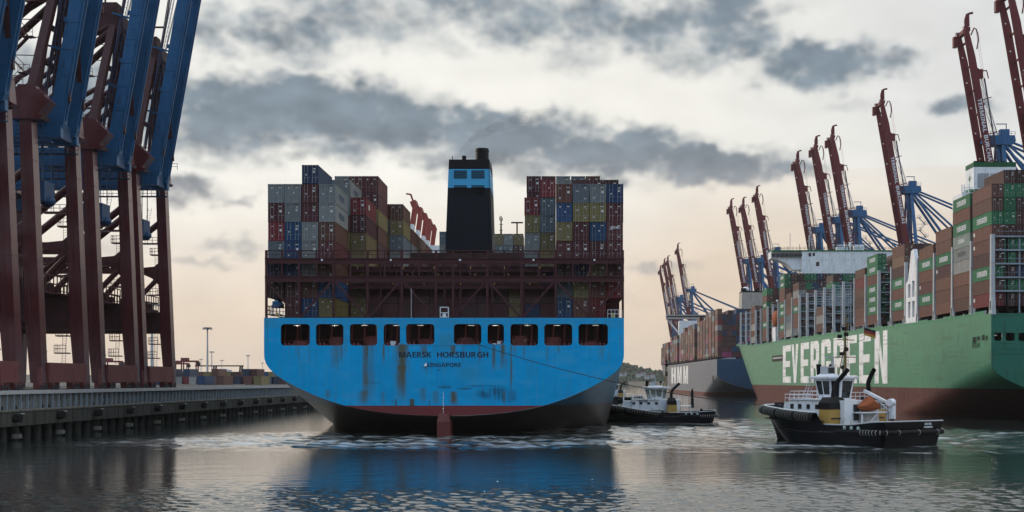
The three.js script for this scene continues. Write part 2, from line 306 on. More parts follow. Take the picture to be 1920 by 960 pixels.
// ---------------------------------------------------------------- left quay
const QX = -74, QTOP = 6.85;
{
  const Z0 = 40, Z1 = -640;
  const q = thing('quay_wall', 'long quay wall with ribbed grey fascia over a stained dark concrete face', 'quay wall', [QX, 0, 0]);
  nb().span(-9, -1.2, 6.32, 6.85, Z0, -372).build('coping_beam', M.lgrey, q);
  nb().span(-9, -1.35, 6.05, 6.7, -372, Z1).build('coping_beam', M.concrete, q);
  nb().span(-9, -1.7, 4.0, 6.32, Z0, Z1).build('fascia', paint(0.17, 0.19, 0.2, 0.8, { map: concTex, key: 'f' }), q);
  { const b = nb(); for (let z = -60; z > -372; z -= 2.35) { b.span(-1.7, -1.38, 4.12, 6.3, z, z - 0.22); } b.build('rib', M.steel, q).userData.kind = 'stuff'; }
  { const b = nb(), r = rng(5); for (let z = -62; z > -360; z -= 2.35) { if (r() < 0.55) b.span(-1.72, -1.6, 5.3, 5.95, z - 0.6, z - 1.5); if (r() < 0.2) b.span(-1.72, -1.55, 4.2, 4.7, z - 0.5, z - 1.7); } b.build('recess', M.black, q).userData.kind = 'stuff'; }  // hollows laid on as black boxes, their shade painted
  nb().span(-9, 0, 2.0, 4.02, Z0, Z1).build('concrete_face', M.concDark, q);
  nb().span(-9, 0.12, 3.98, 4.2, Z0, Z1).build('ledge', M.concrete, q);
  { const b = nb(); for (let z = -55; z > -560; z -= 3.93) b.cyl(0.55, 0.55, 4.2, -0.75, 0.2, z, 8); b.build('pile', paint(0.03, 0.032, 0.03, 0.9), q).userData.kind = 'stuff'; }
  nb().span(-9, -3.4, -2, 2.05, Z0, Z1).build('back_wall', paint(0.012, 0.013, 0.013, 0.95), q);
  { const b = nb(); for (const z of [-121.5, -152, -186, -221, -256.5, -292, -330]) b.span(-0.1, 0.03, 2.05, 3.98, z, z - 0.14); b.build('joint', M.black, q).userData.kind = 'stuff'; }
  const fender = new MB(); fender.cyl(0.62, 0.62, 1.0, 0, 0, 0, 14, 0, Math.PI / 2); fender.cyl(0.22, 0.22, 1.05, 0.02, 0, 0, 10, 0, Math.PI / 2);
  const fg = fender.geo(), plateG = nb().span(-0.1, 0.25, -0.06, 0.06, -0.5, 0.5).geo(), blockG = nb().box(1.1, 0.55, 1.05).geo();
  let n = 0; const NTH = 'first second third fourth fifth sixth seventh eighth ninth tenth eleventh twelfth thirteenth fourteenth fifteenth sixteenth seventeenth eighteenth nineteenth twentieth twenty-first twenty-second twenty-third twenty-fourth twenty-fifth'.split(' ');
  for (let z = -178.6; z > -480; z -= 15.7) {
    const f = mesh('quay_fender', fg, M.rubber); f.position.set(QX + 0.55, 3.15, z); n++;
    tag(f, `round black rubber fender, number ${n} along the dark quay face`, 'fender', 'round fenders along the quay'); f.userData.label = `round black rubber fender on the dark quay face, ${NTH[n - 1]} from the near end`;
    mesh('cap', plateG, M.lgrey, f).position.set(0.35, 0.56, -0.35);
    const b = mesh('fender_block', blockG, M.concrete); b.position.set(QX + 0.25, 0.62, z - 0.4); tag(b, `pale block low at the water under the quay, ${NTH[n - 1]} from the near end`, 'fender block', 'pale blocks at the foot of the quay');
    mesh('cleat', nb().box(0.2, 0.25, 0.3).geo(), M.dark, b).position.set(0.4, 0.35, 0);
  }
  // apron
  nb().span(-2600, -8.9, 5.2, 6.80, 300, -4000).build('apron', M.asphalt, scene).position.x = QX;
  const ap = scene.children[scene.children.length - 1]; ap.name = 'pavement'; ap.userData.kind = 'structure';
  const rt = nb().span(-3.15, -3.0, 6.85, 6.95, 20, -420).span(-34.6, -34.45, 6.85, 6.95, 20, -420).build('crane_rail', M.dark); rt.position.x = QX; tag(rt, 'pair of steel crane rails let into the left quay', 'rail');
  // right quay, behind the berthed ships
  nb().span(152, 2600, -2, 6.8, 300, -760).build('pavement', M.concrete, scene).userData.kind = 'structure';
  nb().span(152, 2600, -2, 6.8, -760, -1150).build('pavement', M.concrete, scene).userData.kind = 'structure';
  nb().span(136, 2600, -2, 6.8, -1150, -2600).build('pavement', M.concrete, scene).userData.kind = 'structure';
}
// far bank: wooded hill on the right of the basin's end, low roofs on the left
{
  const r = rng(91), prof = (x) => { const u = (x - 90) / 240; return 24 + 12 * Math.exp(-((u - 0.15) ** 2) / 0.05) + 7 * Math.sin(u * 9) * 0.4 + 9 * Math.exp(-((u + 0.2) ** 2) / 0.08); };
  const g = new THREE.PlaneGeometry(900, 420, 90, 24); g.rotateX(-Math.PI / 2); const P = g.attributes.position;
  for (let k = 0; k < P.count; k++) { const x = P.getX(k) + 150, z = P.getZ(k); const t = sstep(210, -60, z); P.setX(k, x); P.setY(k, Math.max(-2, t * prof(x) + 2 * fbm(x * 0.05, z * 0.05, 1, 3) + (t > 0.02 ? 1.5 : -3))); P.setZ(k, z - 2700); }
  g.computeVertexNormals(); const h = mesh('hill', g, paint(0.035, 0.05, 0.03, 0.95)); h.userData.kind = 'structure';
  const leaf = new THREE.IcosahedronGeometry(1, 1); { const p = leaf.attributes.position; for (let k = 0; k < p.count; k++) { const s = 0.75 + 0.5 * Math.abs(N3(p.getX(k) * 1.7, p.getY(k) * 1.7, p.getZ(k) * 1.7)); p.setXYZ(k, p.getX(k) * s, p.getY(k) * s, p.getZ(k) * s); } leaf.computeVertexNormals(); }
  const ws = new THREE.InstancedMesh(leaf, plain(0.8, 0.8, 0.8, 0.95), 2600), m4 = new THREE.Matrix4(), c = new THREE.Color();
  for (let i = 0; i < 2600; i++) {
    const x = -280 + 860 * r(), zz = 200 - 330 * Math.pow(r(), 0.8), t = sstep(210, -60, zz), s = 2.2 + 4.2 * r() * r();
    m4.compose(V(x, t * prof(x) + 2 + s * 0.5, zz - 2700), new THREE.Quaternion().setFromEuler(new THREE.Euler(r() * 6, r() * 6, 0)), V(s, s * (1 + 0.5 * r()), s)); ws.setMatrixAt(i, m4);
    const v = 0.6 + 0.8 * r(); ws.setColorAt(i, c.setRGB(0.035 * v, 0.055 * v, 0.03 * v));
  }
  shade(ws); ws.name = 'woods'; scene.add(ws); tag(ws, 'dark wooded hillside beyond the end of the basin', 'woods', null, 'stuff');
  // a few pale houses among the trees
  const spots = [[1166, 700], [1171, 699], [1197, 702], [1206, 700], [1213, 705], [1224, 704]];
  spots.forEach(([px, py], i) => { const p = at(px, py, 2560), b = thing('hillside_house', ['pale house low on the wooded hill beside the blue hull', 'second pale house among the trees by the blue hull', 'pale house half way along the wooded hill', 'tall pale house at the middle of the wooded hill', 'small pale house low under the hilltop', 'pale house beside the grey bow on the hill'][i], 'house', [p.x, p.y - 4, p.z], 0, 'pale houses on the wooded hill');
    nb().box(6 + 4 * r(), 7, 6, 0, 2, 0).build('wall', M.lgrey, b); const rf = nb(); rf.prism([[5.5, -5.5, 5.5, -3.6, 3.6], [8.5, -4.8, 4.8, -0.1, 0.1]]); rf.build('roof', M.maroonDark, b); for (const x of [-2, 0, 2]) for (const y of [1, 3.6]) nb().box(0.9, 1.2, 0.1, x, y, 3.05).build('window', M.glass, b); });
  const lg = new THREE.PlaneGeometry(3000, 500, 90, 10); lg.rotateX(-Math.PI / 2); const Q = lg.attributes.position;
  for (let k = 0; k < Q.count; k++) { const x = Q.getX(k), z = Q.getZ(k); Q.setY(k, 8 + sstep(250, -200, z) * (16 + 14 * fbm(x * 0.008, 0, 5, 4))); Q.setX(k, x - 1500); Q.setZ(k, z - 3600); }
  lg.computeVertexNormals(); mesh('hill', lg, paint(0.04, 0.05, 0.04, 0.95)).userData.kind = 'structure';
}
// ---------------------------------------------------------------- shipping containers
// origin at the middle of the base, doors at +z
const CW = 2.438, CL = 12.19;
const TONE = { m: ['maroon', [[0.0903, 0.0241, 0.0275], [0.0731, 0.0224, 0.0258], [0.103, 0.0301, 0.031]]], n: ['brown', [[0.129, 0.0533, 0.0387], [0.146, 0.0645, 0.0473], [0.107, 0.0473, 0.0361]]], r: ['red', [[0.198, 0.0275, 0.0292], [0.163, 0.0241, 0.0275]]], g: ['grey', [[0.189, 0.213, 0.219], [0.209, 0.229, 0.229]]], w: ['pale grey', [[0.301, 0.301, 0.287], [0.274, 0.274, 0.268]]],
  s: ['blue-grey', [[0.098, 0.134, 0.163], [0.111, 0.144, 0.17]]], b: ['blue', [[0.0155, 0.0533, 0.138], [0.0189, 0.0645, 0.155]]], k: ['navy', [[0.0172, 0.0344, 0.0774], [0.0189, 0.043, 0.0946]]], y: ['mustard yellow', [[0.198, 0.163, 0.0645], [0.176, 0.142, 0.0602]]], e: ['green', [[0.0189, 0.146, 0.0645], [0.0224, 0.163, 0.0731]]], d: ['dark brown', [[0.0731, 0.0301, 0.0258], [0.0602, 0.0258, 0.0241]]], t: ['tan brown', [[0.189, 0.103, 0.0688], [0.172, 0.0946, 0.0645]]], p: ['magenta', [[0.284, 0.0516, 0.138]]], l: ['grey-green', [[0.232, 0.284, 0.258]]] };
function containerShapes(h, corr) {
  const b = nb(), x = CW / 2, z = CL / 2, p = 0.13;
  for (const sx of [-1, 1]) for (const sz of [-1, 1]) b.span(sx * (x - p), sx * x, 0.02, h - 0.02, sz * (z - p), sz * z);
  for (const sx of [-1, 1]) { b.span(sx * (x - 0.09), sx * x, 0.02, 0.18, -z + p, z - p); b.span(sx * (x - 0.07), sx * x, h - 0.12, h - 0.02, -z + p, z - p); }
  for (const sz of [-1, 1]) { b.span(-x + p, x - p, 0.02, 0.17, sz * (z - 0.11), sz * z); b.span(-x + p, x - p, h - 0.14, h - 0.02, sz * (z - 0.11), sz * z); }
  for (const sx of [-1, 1]) for (const sz of [-1, 1]) for (const y of [0.06, h - 0.06]) b.box(0.19, 0.12, 0.19, sx * (x - 0.085), y, sz * (z - 0.085));
  const wall = (f) => { // corrugated: f(u, depth) -> point pair
    const n = corr, P = [], U = (a, d) => { const q = f(a, d); P.push(q); };
    for (let i = 0; i < n; i++) { const a = i / n, s = 1 / n; U(a, 0); U(a + 0.32 * s, 0); U(a + 0.5 * s, 1); U(a + 0.82 * s, 1); } U(1, 0);
    for (let i = 0; i + 1 < P.length; i++) { const [a, a2] = P[i], [c, c2] = P[i + 1], g = new THREE.BufferGeometry(); g.setAttribute('position', new THREE.Float32BufferAttribute([...a, ...c, ...c2, ...a2], 3)); g.setIndex([0, 1, 2, 0, 2, 3]); g.computeVertexNormals(); b.add(g); }
  };
  const y0 = 0.17, y1 = h - 0.1, zi = z - p;
  wall((u, d) => { const zz = zi - u * 2 * zi, xx = x - 0.02 - d * 0.036; return [[xx, y0, zz], [xx, y1, zz]]; });
  wall((u, d) => { const zz = -zi + u * 2 * zi, xx = -x + 0.02 + d * 0.036; return [[xx, y0, zz], [xx, y1, zz]]; });
  b.span(-x + 0.06, x - 0.06, h - 0.09, h - 0.05, -zi, zi); b.span(-x + 0.06, x - 0.06, 0.1, 0.14, -zi, zi); b.span(-x + 0.1, x - 0.1, 0.14, h - 0.1, -z + 0.06, -z + 0.1);
  const door = nb(), w = x - p - 0.015, dh = h - 0.31; // one leaf, hinged outside, its own corrugation
  door.span(0.01, w, 0.17, 0.17 + dh, 5.985, 6.01);
  for (let i = 0; i < 4; i++) { const a = 0.10 + i * (w - 0.12) / 4; door.span(a, a + 0.13, 0.25, 0.09 + dh, 6.009, 6.035); }
  door.span(0.01, 0.06, 0.17, 0.17 + dh, 6.009, 6.045); door.span(w - 0.05, w, 0.17, 0.17 + dh, 6.009, 6.045); door.span(0.06, w - 0.05, 0.17, 0.24, 6.009, 6.04); door.span(0.06, w - 0.05, 0.1 + dh, 0.17 + dh, 6.009, 6.04);
  for (const y of [0.4, 1.1, 1.8, h - 0.45]) door.box(0.13, 0.09, 0.03, w + 0.02, y, 6.05);
  const bar = nb();
  for (const a of [-0.85, -0.36, 0.36, 0.85]) { bar.cyl(0.024, 0.024, h - 0.2, a, h / 2, 6.075, 6); for (const y of [0.2, 0.75, h - 0.85, h - 0.2]) bar.box(0.11, 0.07, 0.03, a, y, 6.06); bar.box(0.34, 0.045, 0.03, a + 0.15, 0.95, 6.09); }
  const plates = [[[0.62, 2.25, 0.34, 0.12], [0.62, 2.05, 0.3, 0.05], [0.55, 1.75, 0.3, 0.22], [-0.6, 1.35, 0.2, 0.2]], [[0.6, 2.3, 0.42, 0.1], [0.66, 1.6, 0.36, 0.36], [-0.62, 0.7, 0.16, 0.25], [-0.6, 2.2, 0.3, 0.08]], [[0.6, 2.25, 0.3, 0.14], [0.7, 1.95, 0.22, 0.06], [0.6, 0.6, 0.25, 0.14], [-0.55, 1.75, 0.5, 0.1]], [[0.6, 2.3, 0.36, 0.11], [-0.62, 2.25, 0.2, 0.2], [0.14, 1.5, 0.18, 0.2]]].map((l) => { const q = nb(); for (const [a, y, s, t] of l) q.box(s, t, 0.012, a, Math.min(y, h - 0.3), 6.055); return q.geo(); });
  return { body: b.geo(), door: door.geo(), doorL: (() => { const q = nb(); q.add(door.geo(), new THREE.Matrix4().makeScale(-1, 1, 1)); return q.geo(); })(), bar: bar.geo(), plates };
}
function stuffShape(h) {
  const b = nb(), x = CW / 2, z = CL / 2; b.span(-x + 0.04, x - 0.04, 0.05, h - 0.05, -z + 0.05, z - 0.06);
  for (const sx of [-1, 1]) for (const sz of [-1, 1]) b.span(sx * (x - 0.13), sx * x, 0.02, h - 0.02, sz * (z - 0.13), sz * z);
  for (const y of [0.1, h - 0.1]) { for (const s of [-1, 1]) { b.span(s * (x - 0.06), s * x, y - 0.08, y + 0.08, -z + 0.13, z - 0.13); b.span(-x + 0.13, x - 0.13, y - 0.08, y + 0.08, s * (z - 0.1), s * z); } }
  for (const a of [-0.85, -0.36, 0.36, 0.85]) b.box(0.05, h - 0.3, 0.05, a, h / 2, z - 0.04);
  b.box(0.03, h - 0.3, 0.06, 0, h / 2, z - 0.04);
  return b.geo();
}
const SHAPES = { blue: containerShapes(2.83, 30), green: containerShapes(2.75, 30) };
const plateMat = plain(0.55, 0.55, 0.53, 0.6), barMats = [plain(0.3, 0.3, 0.3, 0.5, { metalness: 0.4 }), plain(0.16, 0.15, 0.15, 0.6)];
const sideText = { maersk: lettering('MAERSK', 5.4, 0.9, 0.02, 0.06), evergreen: lettering('EVERGREEN', 6.4, 1.15, 0.02), triton: lettering('TRITON', 5.4, 1.0, 0.02), china: lettering('CHINA', 4.4, 0.9, 0.02), wanhai: lettering('WAN HAI', 1.3, 0.4, 0.015), box: nb().box(1.0, 1.0, 0.02).geo() };
const blueLetter = plain(0.08, 0.12, 0.17, 0.7), darkLetter = plain(0.08, 0.085, 0.09, 0.6);
let individuals = 0;
function container(kind, code, x, y, z, label, group, side) {
  const S_ = SHAPES[kind], [word, tones] = TONE[code], c = pick(tones), v = 0.88 + 0.24 * R(), mat = paint(...c.map((q) => Math.round(q * v * 200) / 200), 0.55);
  const o = thing('shipping_container', label, 'container', [x + (R() - 0.5) * 0.05, y, z + (R() - 0.5) * 0.12], (R() - 0.5) * 0.006, group); individuals++;
  mesh('body', S_.body, mat, o); mesh('door', S_.door, mat, o); mesh('door', S_.doorL, mat, o);
  mesh('locking_bar', S_.bar, pick(barMats), o).userData.kind = 'stuff'; mesh('label_plate', pick(S_.plates), plateMat, o).userData.kind = 'stuff';
  if (side === 'maersk') { const t = mesh('lettering', sideText.maersk, blueLetter, o); t.rotation.y = Math.PI / 2; t.position.set(CW / 2 + 0.004, 1.45, 0); }
  if (side === 'hsud') { const t = mesh('emblem', sideText.box, plateMat, o); t.rotation.y = Math.PI / 2; t.position.set(CW / 2 + 0.004, 1.6, 2.6); t.scale.set(1.3, 0.8, 1); }
  if (side === 'wanhai') { const t = mesh('lettering', sideText.wanhai, M.letter, o); t.position.set(0, 2.0, 6.085); }
  if (['evergreen', 'triton', 'china'].includes(side)) { const t = mesh('lettering', sideText[side], side === 'triton' ? darkLetter : M.letter, o); t.rotation.y = -Math.PI / 2; t.position.set(-CW / 2 - 0.004, 1.4, 0); }
  if (side === 'mark') { const t = mesh('emblem', sideText.box, plateMat, o); t.rotation.y = -Math.PI / 2; t.position.set(-CW / 2 - 0.004, 1.7, -5.1); t.scale.set(0.9, 0.75, 1); }
  return o;
}
// the containers past the individuals: one object per ship or yard
function stuffRow(name, label, h, list) { // list of [x, y, z, code, turn?]
  const im = new THREE.InstancedMesh(stuffShape(h), MATS.stuff ??= new THREE.MeshPhysicalMaterial({ map: grimeTex, roughness: 0.6 }), list.length), m = new THREE.Matrix4(), c = new THREE.Color(), r = rng(list.length + 17);
  list.forEach(([x, y, z, code, turn], i) => { m.makeRotationY(turn || 0).setPosition(x, y, z); im.setMatrixAt(i, m); const t = pick(TONE[code][1], r), v = 0.85 + 0.3 * r(); im.setColorAt(i, c.setRGB(t[0] * v, t[1] * v, t[2] * v)); });
  shade(im); im.name = numbered(name); scene.add(im); return tag(im, label, 'containers', null, 'stuff');
}
// ---------------------------------------------------------------- hulls
// Half breadth against height of the transom's outline, for a half beam of 26.48 m
const OUT = [[26.48, 12.3], [26.44, 11.5], [26.2, 10.75], [25.75, 10.05], [25.1, 9.4], [24.2, 8.72], [23.1, 8.05], [21.8, 7.36], [20.3, 6.64], [18.6, 5.9], [16.6, 5.16], [14.6, 4.55], [12.6, 4.08], [10, 3.66], [7, 3.34], [3.5, 3.12], [0, 3.05]];
function hullShape(o) { // o: half, L, deck(s), k, start, bow
  const half = o.half, sc = half / 26.48, st = [], pts = OUT.map(([b, y]) => [b * sc, y]);
  for (let s = o.start; s < 30; s += 3) st.push(s); for (let s = 30; s < 100; s += 7) st.push(s); for (let s = 100; s < o.L - 120; s += 40) st.push(s); for (let s = o.L - 120; s < o.L - 2; s += 6) st.push(s); st.push(o.L - 1, o.L);
  const col = []; // heights between deck and turn of the transom, then the outline
  for (const side of [-1, 1]) {
    const P = [], I = [], rows = st.length, up = 8, per = up + pts.length;
    st.forEach((s) => {
      const D = o.deck(s);
      for (let j = 0; j < per; j++) {
        let b, y;
        if (j < up) { b = half; const yb = pts[0][1] - o.k * s; y = lerp(D, Math.max(yb, -3), j / up); } else { b = pts[j - up][0]; y = Math.max(pts[j - up][1] - o.k * s, -3); }
        const u = clamp(y / D, 0, 1.05), s1 = o.L - lerp(118, 34, Math.pow(u, 0.8)), s2 = o.L - lerp(12, 0, Math.pow(u, 1.3));
        if (s > s1) b *= Math.sqrt(Math.max(0, 1 - Math.pow(Math.min(1, (s - s1) / (s2 - s1)), 2.0)));
        P.push(side * b, y, -s);
      }
    });
    for (let r = 0; r + 1 < rows; r++) for (let j = 0; j + 1 < per; j++) { const a = r * per + j, c = a + per; if (side > 0) I.push(a, a + 1, c, c, a + 1, c + 1); else I.push(a, c, a + 1, c, c + 1, a + 1); }
    const g = new THREE.BufferGeometry(); g.setAttribute('position', new THREE.Float32BufferAttribute(P, 3)); g.setIndex(I); g.computeVertexNormals();
    const N = g.attributes.normal; // keep the upper wall's normals level near the transom
    const uv = []; for (let k = 0; k < P.length / 3; k++) uv.push(P[k * 3 + 2], P[k * 3 + 1]); g.setAttribute('uv', new THREE.Float32BufferAttribute(uv, 2));
    col.push(g);
  }
  const J = (gs) => { const b = new MB(); for (const q of gs) { b.add(q); } const g = b.geo(), u = []; const p = g.attributes.position; for (let k = 0; k < p.count; k++) u.push(p.getZ(k), p.getY(k)); g.setAttribute('uv', new THREE.Float32BufferAttribute(u, 2)); return g; };
  const all = J(col), [above, below] = splitY(all, o.boot);
  return { above, below };
}
function outlineShape(half, top, holes) {
  const sc = half / 26.48, s = new THREE.Shape(), dense = [];
  for (const [b, y] of OUT) dense.push([b * sc, y]);
  s.moveTo(-half, top); for (const [b, y] of dense) s.lineTo(-b, y); for (const [b, y] of dense.slice(0, -1).reverse()) s.lineTo(b, y); s.lineTo(half, top); s.closePath();
  for (const [x0, x1, y0, y1, r] of holes) { const h = new THREE.Path(); h.moveTo(x0 + r, y0); h.lineTo(x1 - r, y0); h.absarc(x1 - r, y0 + r, r, -Math.PI / 2, 0); h.lineTo(x1, y1 - r); h.absarc(x1 - r, y1 - r, r, 0, Math.PI / 2); h.lineTo(x0 + r, y1); h.absarc(x0 + r, y1 - r, r, Math.PI / 2, Math.PI); h.lineTo(x0, y0 + r); h.absarc(x0 + r, y0 + r, r, Math.PI, Math.PI * 1.5); s.holes.push(h); }
  return s;
}

// ---------------------------------------------------------------- the blue ship under way, stern towards us
const BZ = 193, BX = -16.67, BH = 26.48, BTOP = 17.46;
const bpx = (x) => (x - VX) / F * BZ - BX, bpy = (y) => EYE + (VY - y) / F * BZ;
const blueShip = thing('container_ship', 'blue container ship seen from the stern with MAERSK HORSBURGH lettered on it', 'ship', [BX, 0, -BZ]);
// plating: hungry-horse dents between the frames, weld seams
function plateTex() { const w = 1024, h = 512, a = tileNoise(w, h, 60, 16, 881, 3), t = tex(w, h, (k, x, y) => { const fx = (x / w * 52) % 1, fy = (y / h * 9) % 1; let v = 0.5 + 0.3 * (a[k] - 0.5) + 0.10 * Math.cos(fx * 6.283); if (fy < 0.02 || ((x / w * 9) % 1) < 0.004) v -= 0.22; return [v, v, v]; }); t.wrapS = t.wrapT = THREE.ClampToEdgeWrapping; return t; }
{
  const ship = blueShip, ports = [[526, 581], [592, 644], [655.5, 707.5], [719, 750], [761, 814.5], [850.6, 902.6], [914, 945], [956.8, 1009], [1020.4, 1073], [1084.6, 1140]].map(([a, b]) => [bpx(a), bpx(b), bpy(Math.abs(a - 830) < 90 ? 646 : 648), bpy(607.5), 0.55]);
  // stains of the transom: rust runs below the ports and the weld seams, scuffs left by tugs and the quay
  const TW = 1024, TH = 512, runs = [[627, 648, 700, 7, .35], [640, 648, 685, 3, .3], [682, 648, 765, 3, .55], [687, 648, 765, 4, .7], [696, 648, 765, 6, .35], [719, 646, 692, 2, .65], [718, 735, 765, 4, .3], [752, 646, 765, 9, .75], [757, 646, 765, 3, .6], [762, 648, 690, 2, .4], [793, 648, 676, 4, .5], [798, 648, 670, 2, .5], [793, 728, 760, 5, .5], [615, 732, 752, 4, .55], [682, 733, 765, 7, .5], [814, 648, 670, 1.5, .4], [816, 734, 765, 5, .35], [850, 648, 672, 3, .75], [846, 648, 662, 2, .6], [850, 735, 765, 6, .75], [869, 648, 690, 2, .4], [899, 646, 690, 2, .5], [926, 647, 702, 3, .7], [942, 647, 700, 5, .6], [945, 735, 765, 3, .5], [958, 648, 765, 1.6, .65], [964, 648, 672, 2, .35], [982, 648, 680, 2, .5], [1026, 648, 690, 2, .3], [1047, 648, 668, 2, .35], [1128, 648, 685, 3, .2], [580, 648, 690, 2, .2], [560, 648, 680, 2, .15]];
  const sA = tileNoise(TW, TH, 220, 4, 301, 3), sB = tileNoise(TW, TH, 26, 14, 302, 5), sC = tileNoise(TW, TH, 5, 3, 303, 4);
  const tt = tex(TW, TH, (k, i, j) => {
    const px = 492 + (i / TW) * 681, py = 596 + (1 - j / TH) * 188; let c = [0.002, 0.345, 0.71];
    const fade = 0.86 + 0.3 * (sC[k] - 0.5) + 0.16 * (sB[k] - 0.5); c = c.map((q) => q * fade);
    if (py < 616) c = mix3(c, [0.03, 0.26, 0.47], 0.5);
    if (((j / TH * 9) % 1) < 0.022) c = mix3(c, [0.02, 0.14, 0.27], 0.35); const chalk = sstep(0.5, 0.75, sA[k]) * 0.14; c = mix3(c, [0.035, 0.15, 0.20], sstep(0.56, 0.8, sA[k]) * sstep(0.35, 0.7, sC[k]) * 0.55); c = mix3(c, [0.05, 0.30, 0.52], sstep(0.55, 0.75, sB[k]) * 0.35); c = mix3(c, [0.06, 0.30, 0.50], chalk);
    const pale = sstep(0.0, 1, 1 - Math.hypot((px - 836) / 26, (py - 640) / 30)) * 0.8 + 0.5 * sstep(0, 1, 1 - Math.hypot((px - 880) / 40, (py - 700) / 30)); c = mix3(c, [0.035, 0.235, 0.37], Math.min(0.7, pale));
    const scuff = (cx, cy, rx, ry, s) => { const q = 1 - Math.hypot((px - cx) / rx, (py - cy) / ry); if (q > 0) c = mix3(c, [0.012, 0.085, 0.17], sstep(0, 0.5, q) * s * sstep(0.25, 0.65, sB[k] * 0.6 + sA[k] * 0.4)); };
    scuff(930, 738, 46, 16, 0.95); scuff(950, 748, 24, 9, 0.8); scuff(834, 726, 16, 4, 1); scuff(870, 729, 20, 2.4, 0.9); scuff(905, 724, 50, 2.5, 0.6); scuff(700, 718, 22, 2.5, 0.4);
    for (const [x, y0, y1, w, a] of runs) {
      const wob = w * (0.7 + 0.6 * sB[k]), f = Math.exp(-(((px - x) / wob) ** 2)) * sstep(y0 - 3, y0 + 2, py) * (1 - sstep(lerp(y0, y1, 0.45), y1, py)) * a;
      if (f > 0.01) c = mix3(c, [0.085, 0.085, 0.045], clamp(f * (0.65 + 1.3 * sA[k]) * (0.7 + 0.6 * sB[k]), 0, 0.95));
    }
    if (Math.abs(py - 648.6) < 0.35 && px > 745 && px < 925) c = mix3(c, [0.01, 0.08, 0.16], 0.75);
    for (const x of [570, 640, 715, 820, 865, 955, 1040, 1105]) if (Math.abs(px - x) < 0.35 && py > 650) c = mix3(c, [0.01, 0.11, 0.22], 0.45);
    return c;
  });
  tt.wrapS = tt.wrapT = THREE.ClampToEdgeWrapping;
  const shape = outlineShape(BH, BTOP, ports), g = new THREE.ExtrudeGeometry(shape, { depth: 0.35, bevelEnabled: false, curveSegments: 6 }); g.translate(0, 0, -0.35);
  { const p = g.attributes.position, u = g.attributes.uv, x0 = bpx(492), x1 = bpx(1173), yT = bpy(596), yB = bpy(784); for (let k = 0; k < p.count; k++) u.setXY(k, (p.getX(k) - x0) / (x1 - x0), (p.getY(k) - yB) / (yT - yB)); }
  const [up, low] = splitY(g, 4.55);
  mesh('transom', up, new THREE.MeshPhysicalMaterial({ map: tt, roughness: 0.5, specularIntensity: 0.18, bumpMap: plateTex(), bumpScale: 0.05 }), ship);
  mesh('boot_top', low, paint(0.15, 0.03, 0.033, 0.6), ship);
  const hull = hullShape({ half: BH - 0.003, L: 353, k: 0.18, start: 0.35, boot: 4.55, deck: () => BTOP });
  mesh('hull', hull.above, new THREE.MeshPhysicalMaterial({ map: hullTex, roughness: 0.36, color: new THREE.Color().setRGB(0.05, 0.17, 0.28) }), ship);
  mesh('boot_top', hull.below, new THREE.MeshPhysicalMaterial({ map: hullTex, roughness: 0.34, color: new THREE.Color().setRGB(0.075, 0.05, 0.045) }), ship);
  nb().span(-BH + 0.1, BH - 0.1, 17.2, 17.42, -0.36, -330).build('deck', M.maroonDark, ship);
  nb().span(-BH + 0.1, BH - 0.1, 17.42, 17.5, -0.3, -0.5).build('coaming', M.maroonDark, ship);
  { const r = nb(); for (const [x0, x1, y0, y1] of ports) { r.span(x0 + 0.45, x1 - 0.45, y1 + 0.01, y1 + 0.06, -0.05, -0.6); } r.build('port_rim', M.black, ship).userData.kind = 'stuff'; }
  // mooring deck behind the ports
  nb().span(-BH + 0.3, BH - 0.3, 12.6, 12.9, -0.4, -11).build('mooring_deck', M.maroonDark, ship);
  nb().span(-BH + 0.3, BH - 0.3, 12.9, 17.2, -10.6, -11).build('bulkhead', M.maroonDark, ship);
  { const b = nb(); for (let x = -24; x <= 24; x += 6) b.span(x - 0.2, x + 0.2, 16.6, 17.2, -0.4, -10.6); for (const x of [-22.4, -15, -8.6, 0.2, 8.9, 15, 22.4]) b.span(x - 0.25, x + 0.25, 12.9, 17.2, -6.4, -6.9); b.build('deck_beam', M.maroonDark, ship).userData.kind = 'stuff'; }
  const winchF = nb(); for (const s of [-1, 1]) { winchF.prism([[0, -0.95, 0.95, s * 0.7 - 0.08, s * 0.7 + 0.08], [1.75, -0.55, 0.55, s * 0.7 - 0.08, s * 0.7 + 0.08]]); } winchF.span(-0.75, 0.75, 1.55, 1.75, -0.7, 0.7).span(-1.2, 1.2, 0, 0.12, -0.9, 0.9);
  for (const s of [-1, 1]) { winchF.span(s * 0.95, s * 0.8, 0, 1.75, 0.6, 0.8); }
  const wf = winchF.geo(), wd = nb().cyl(0.42, 0.42, 2.2, 0, 0.9, 0, 12, 0, Math.PI / 2).geo(), wl = nb().cyl(0.75, 0.75, 0.08, -1.1, 0.9, 0, 14, 0, Math.PI / 2).cyl(0.75, 0.75, 0.08, 1.1, 0.9, 0, 14, 0, Math.PI / 2).geo();
  const winchPaint = paint(0.21, 0.062, 0.06, 0.6), rope = plain(0.5, 0.47, 0.40, 0.9);
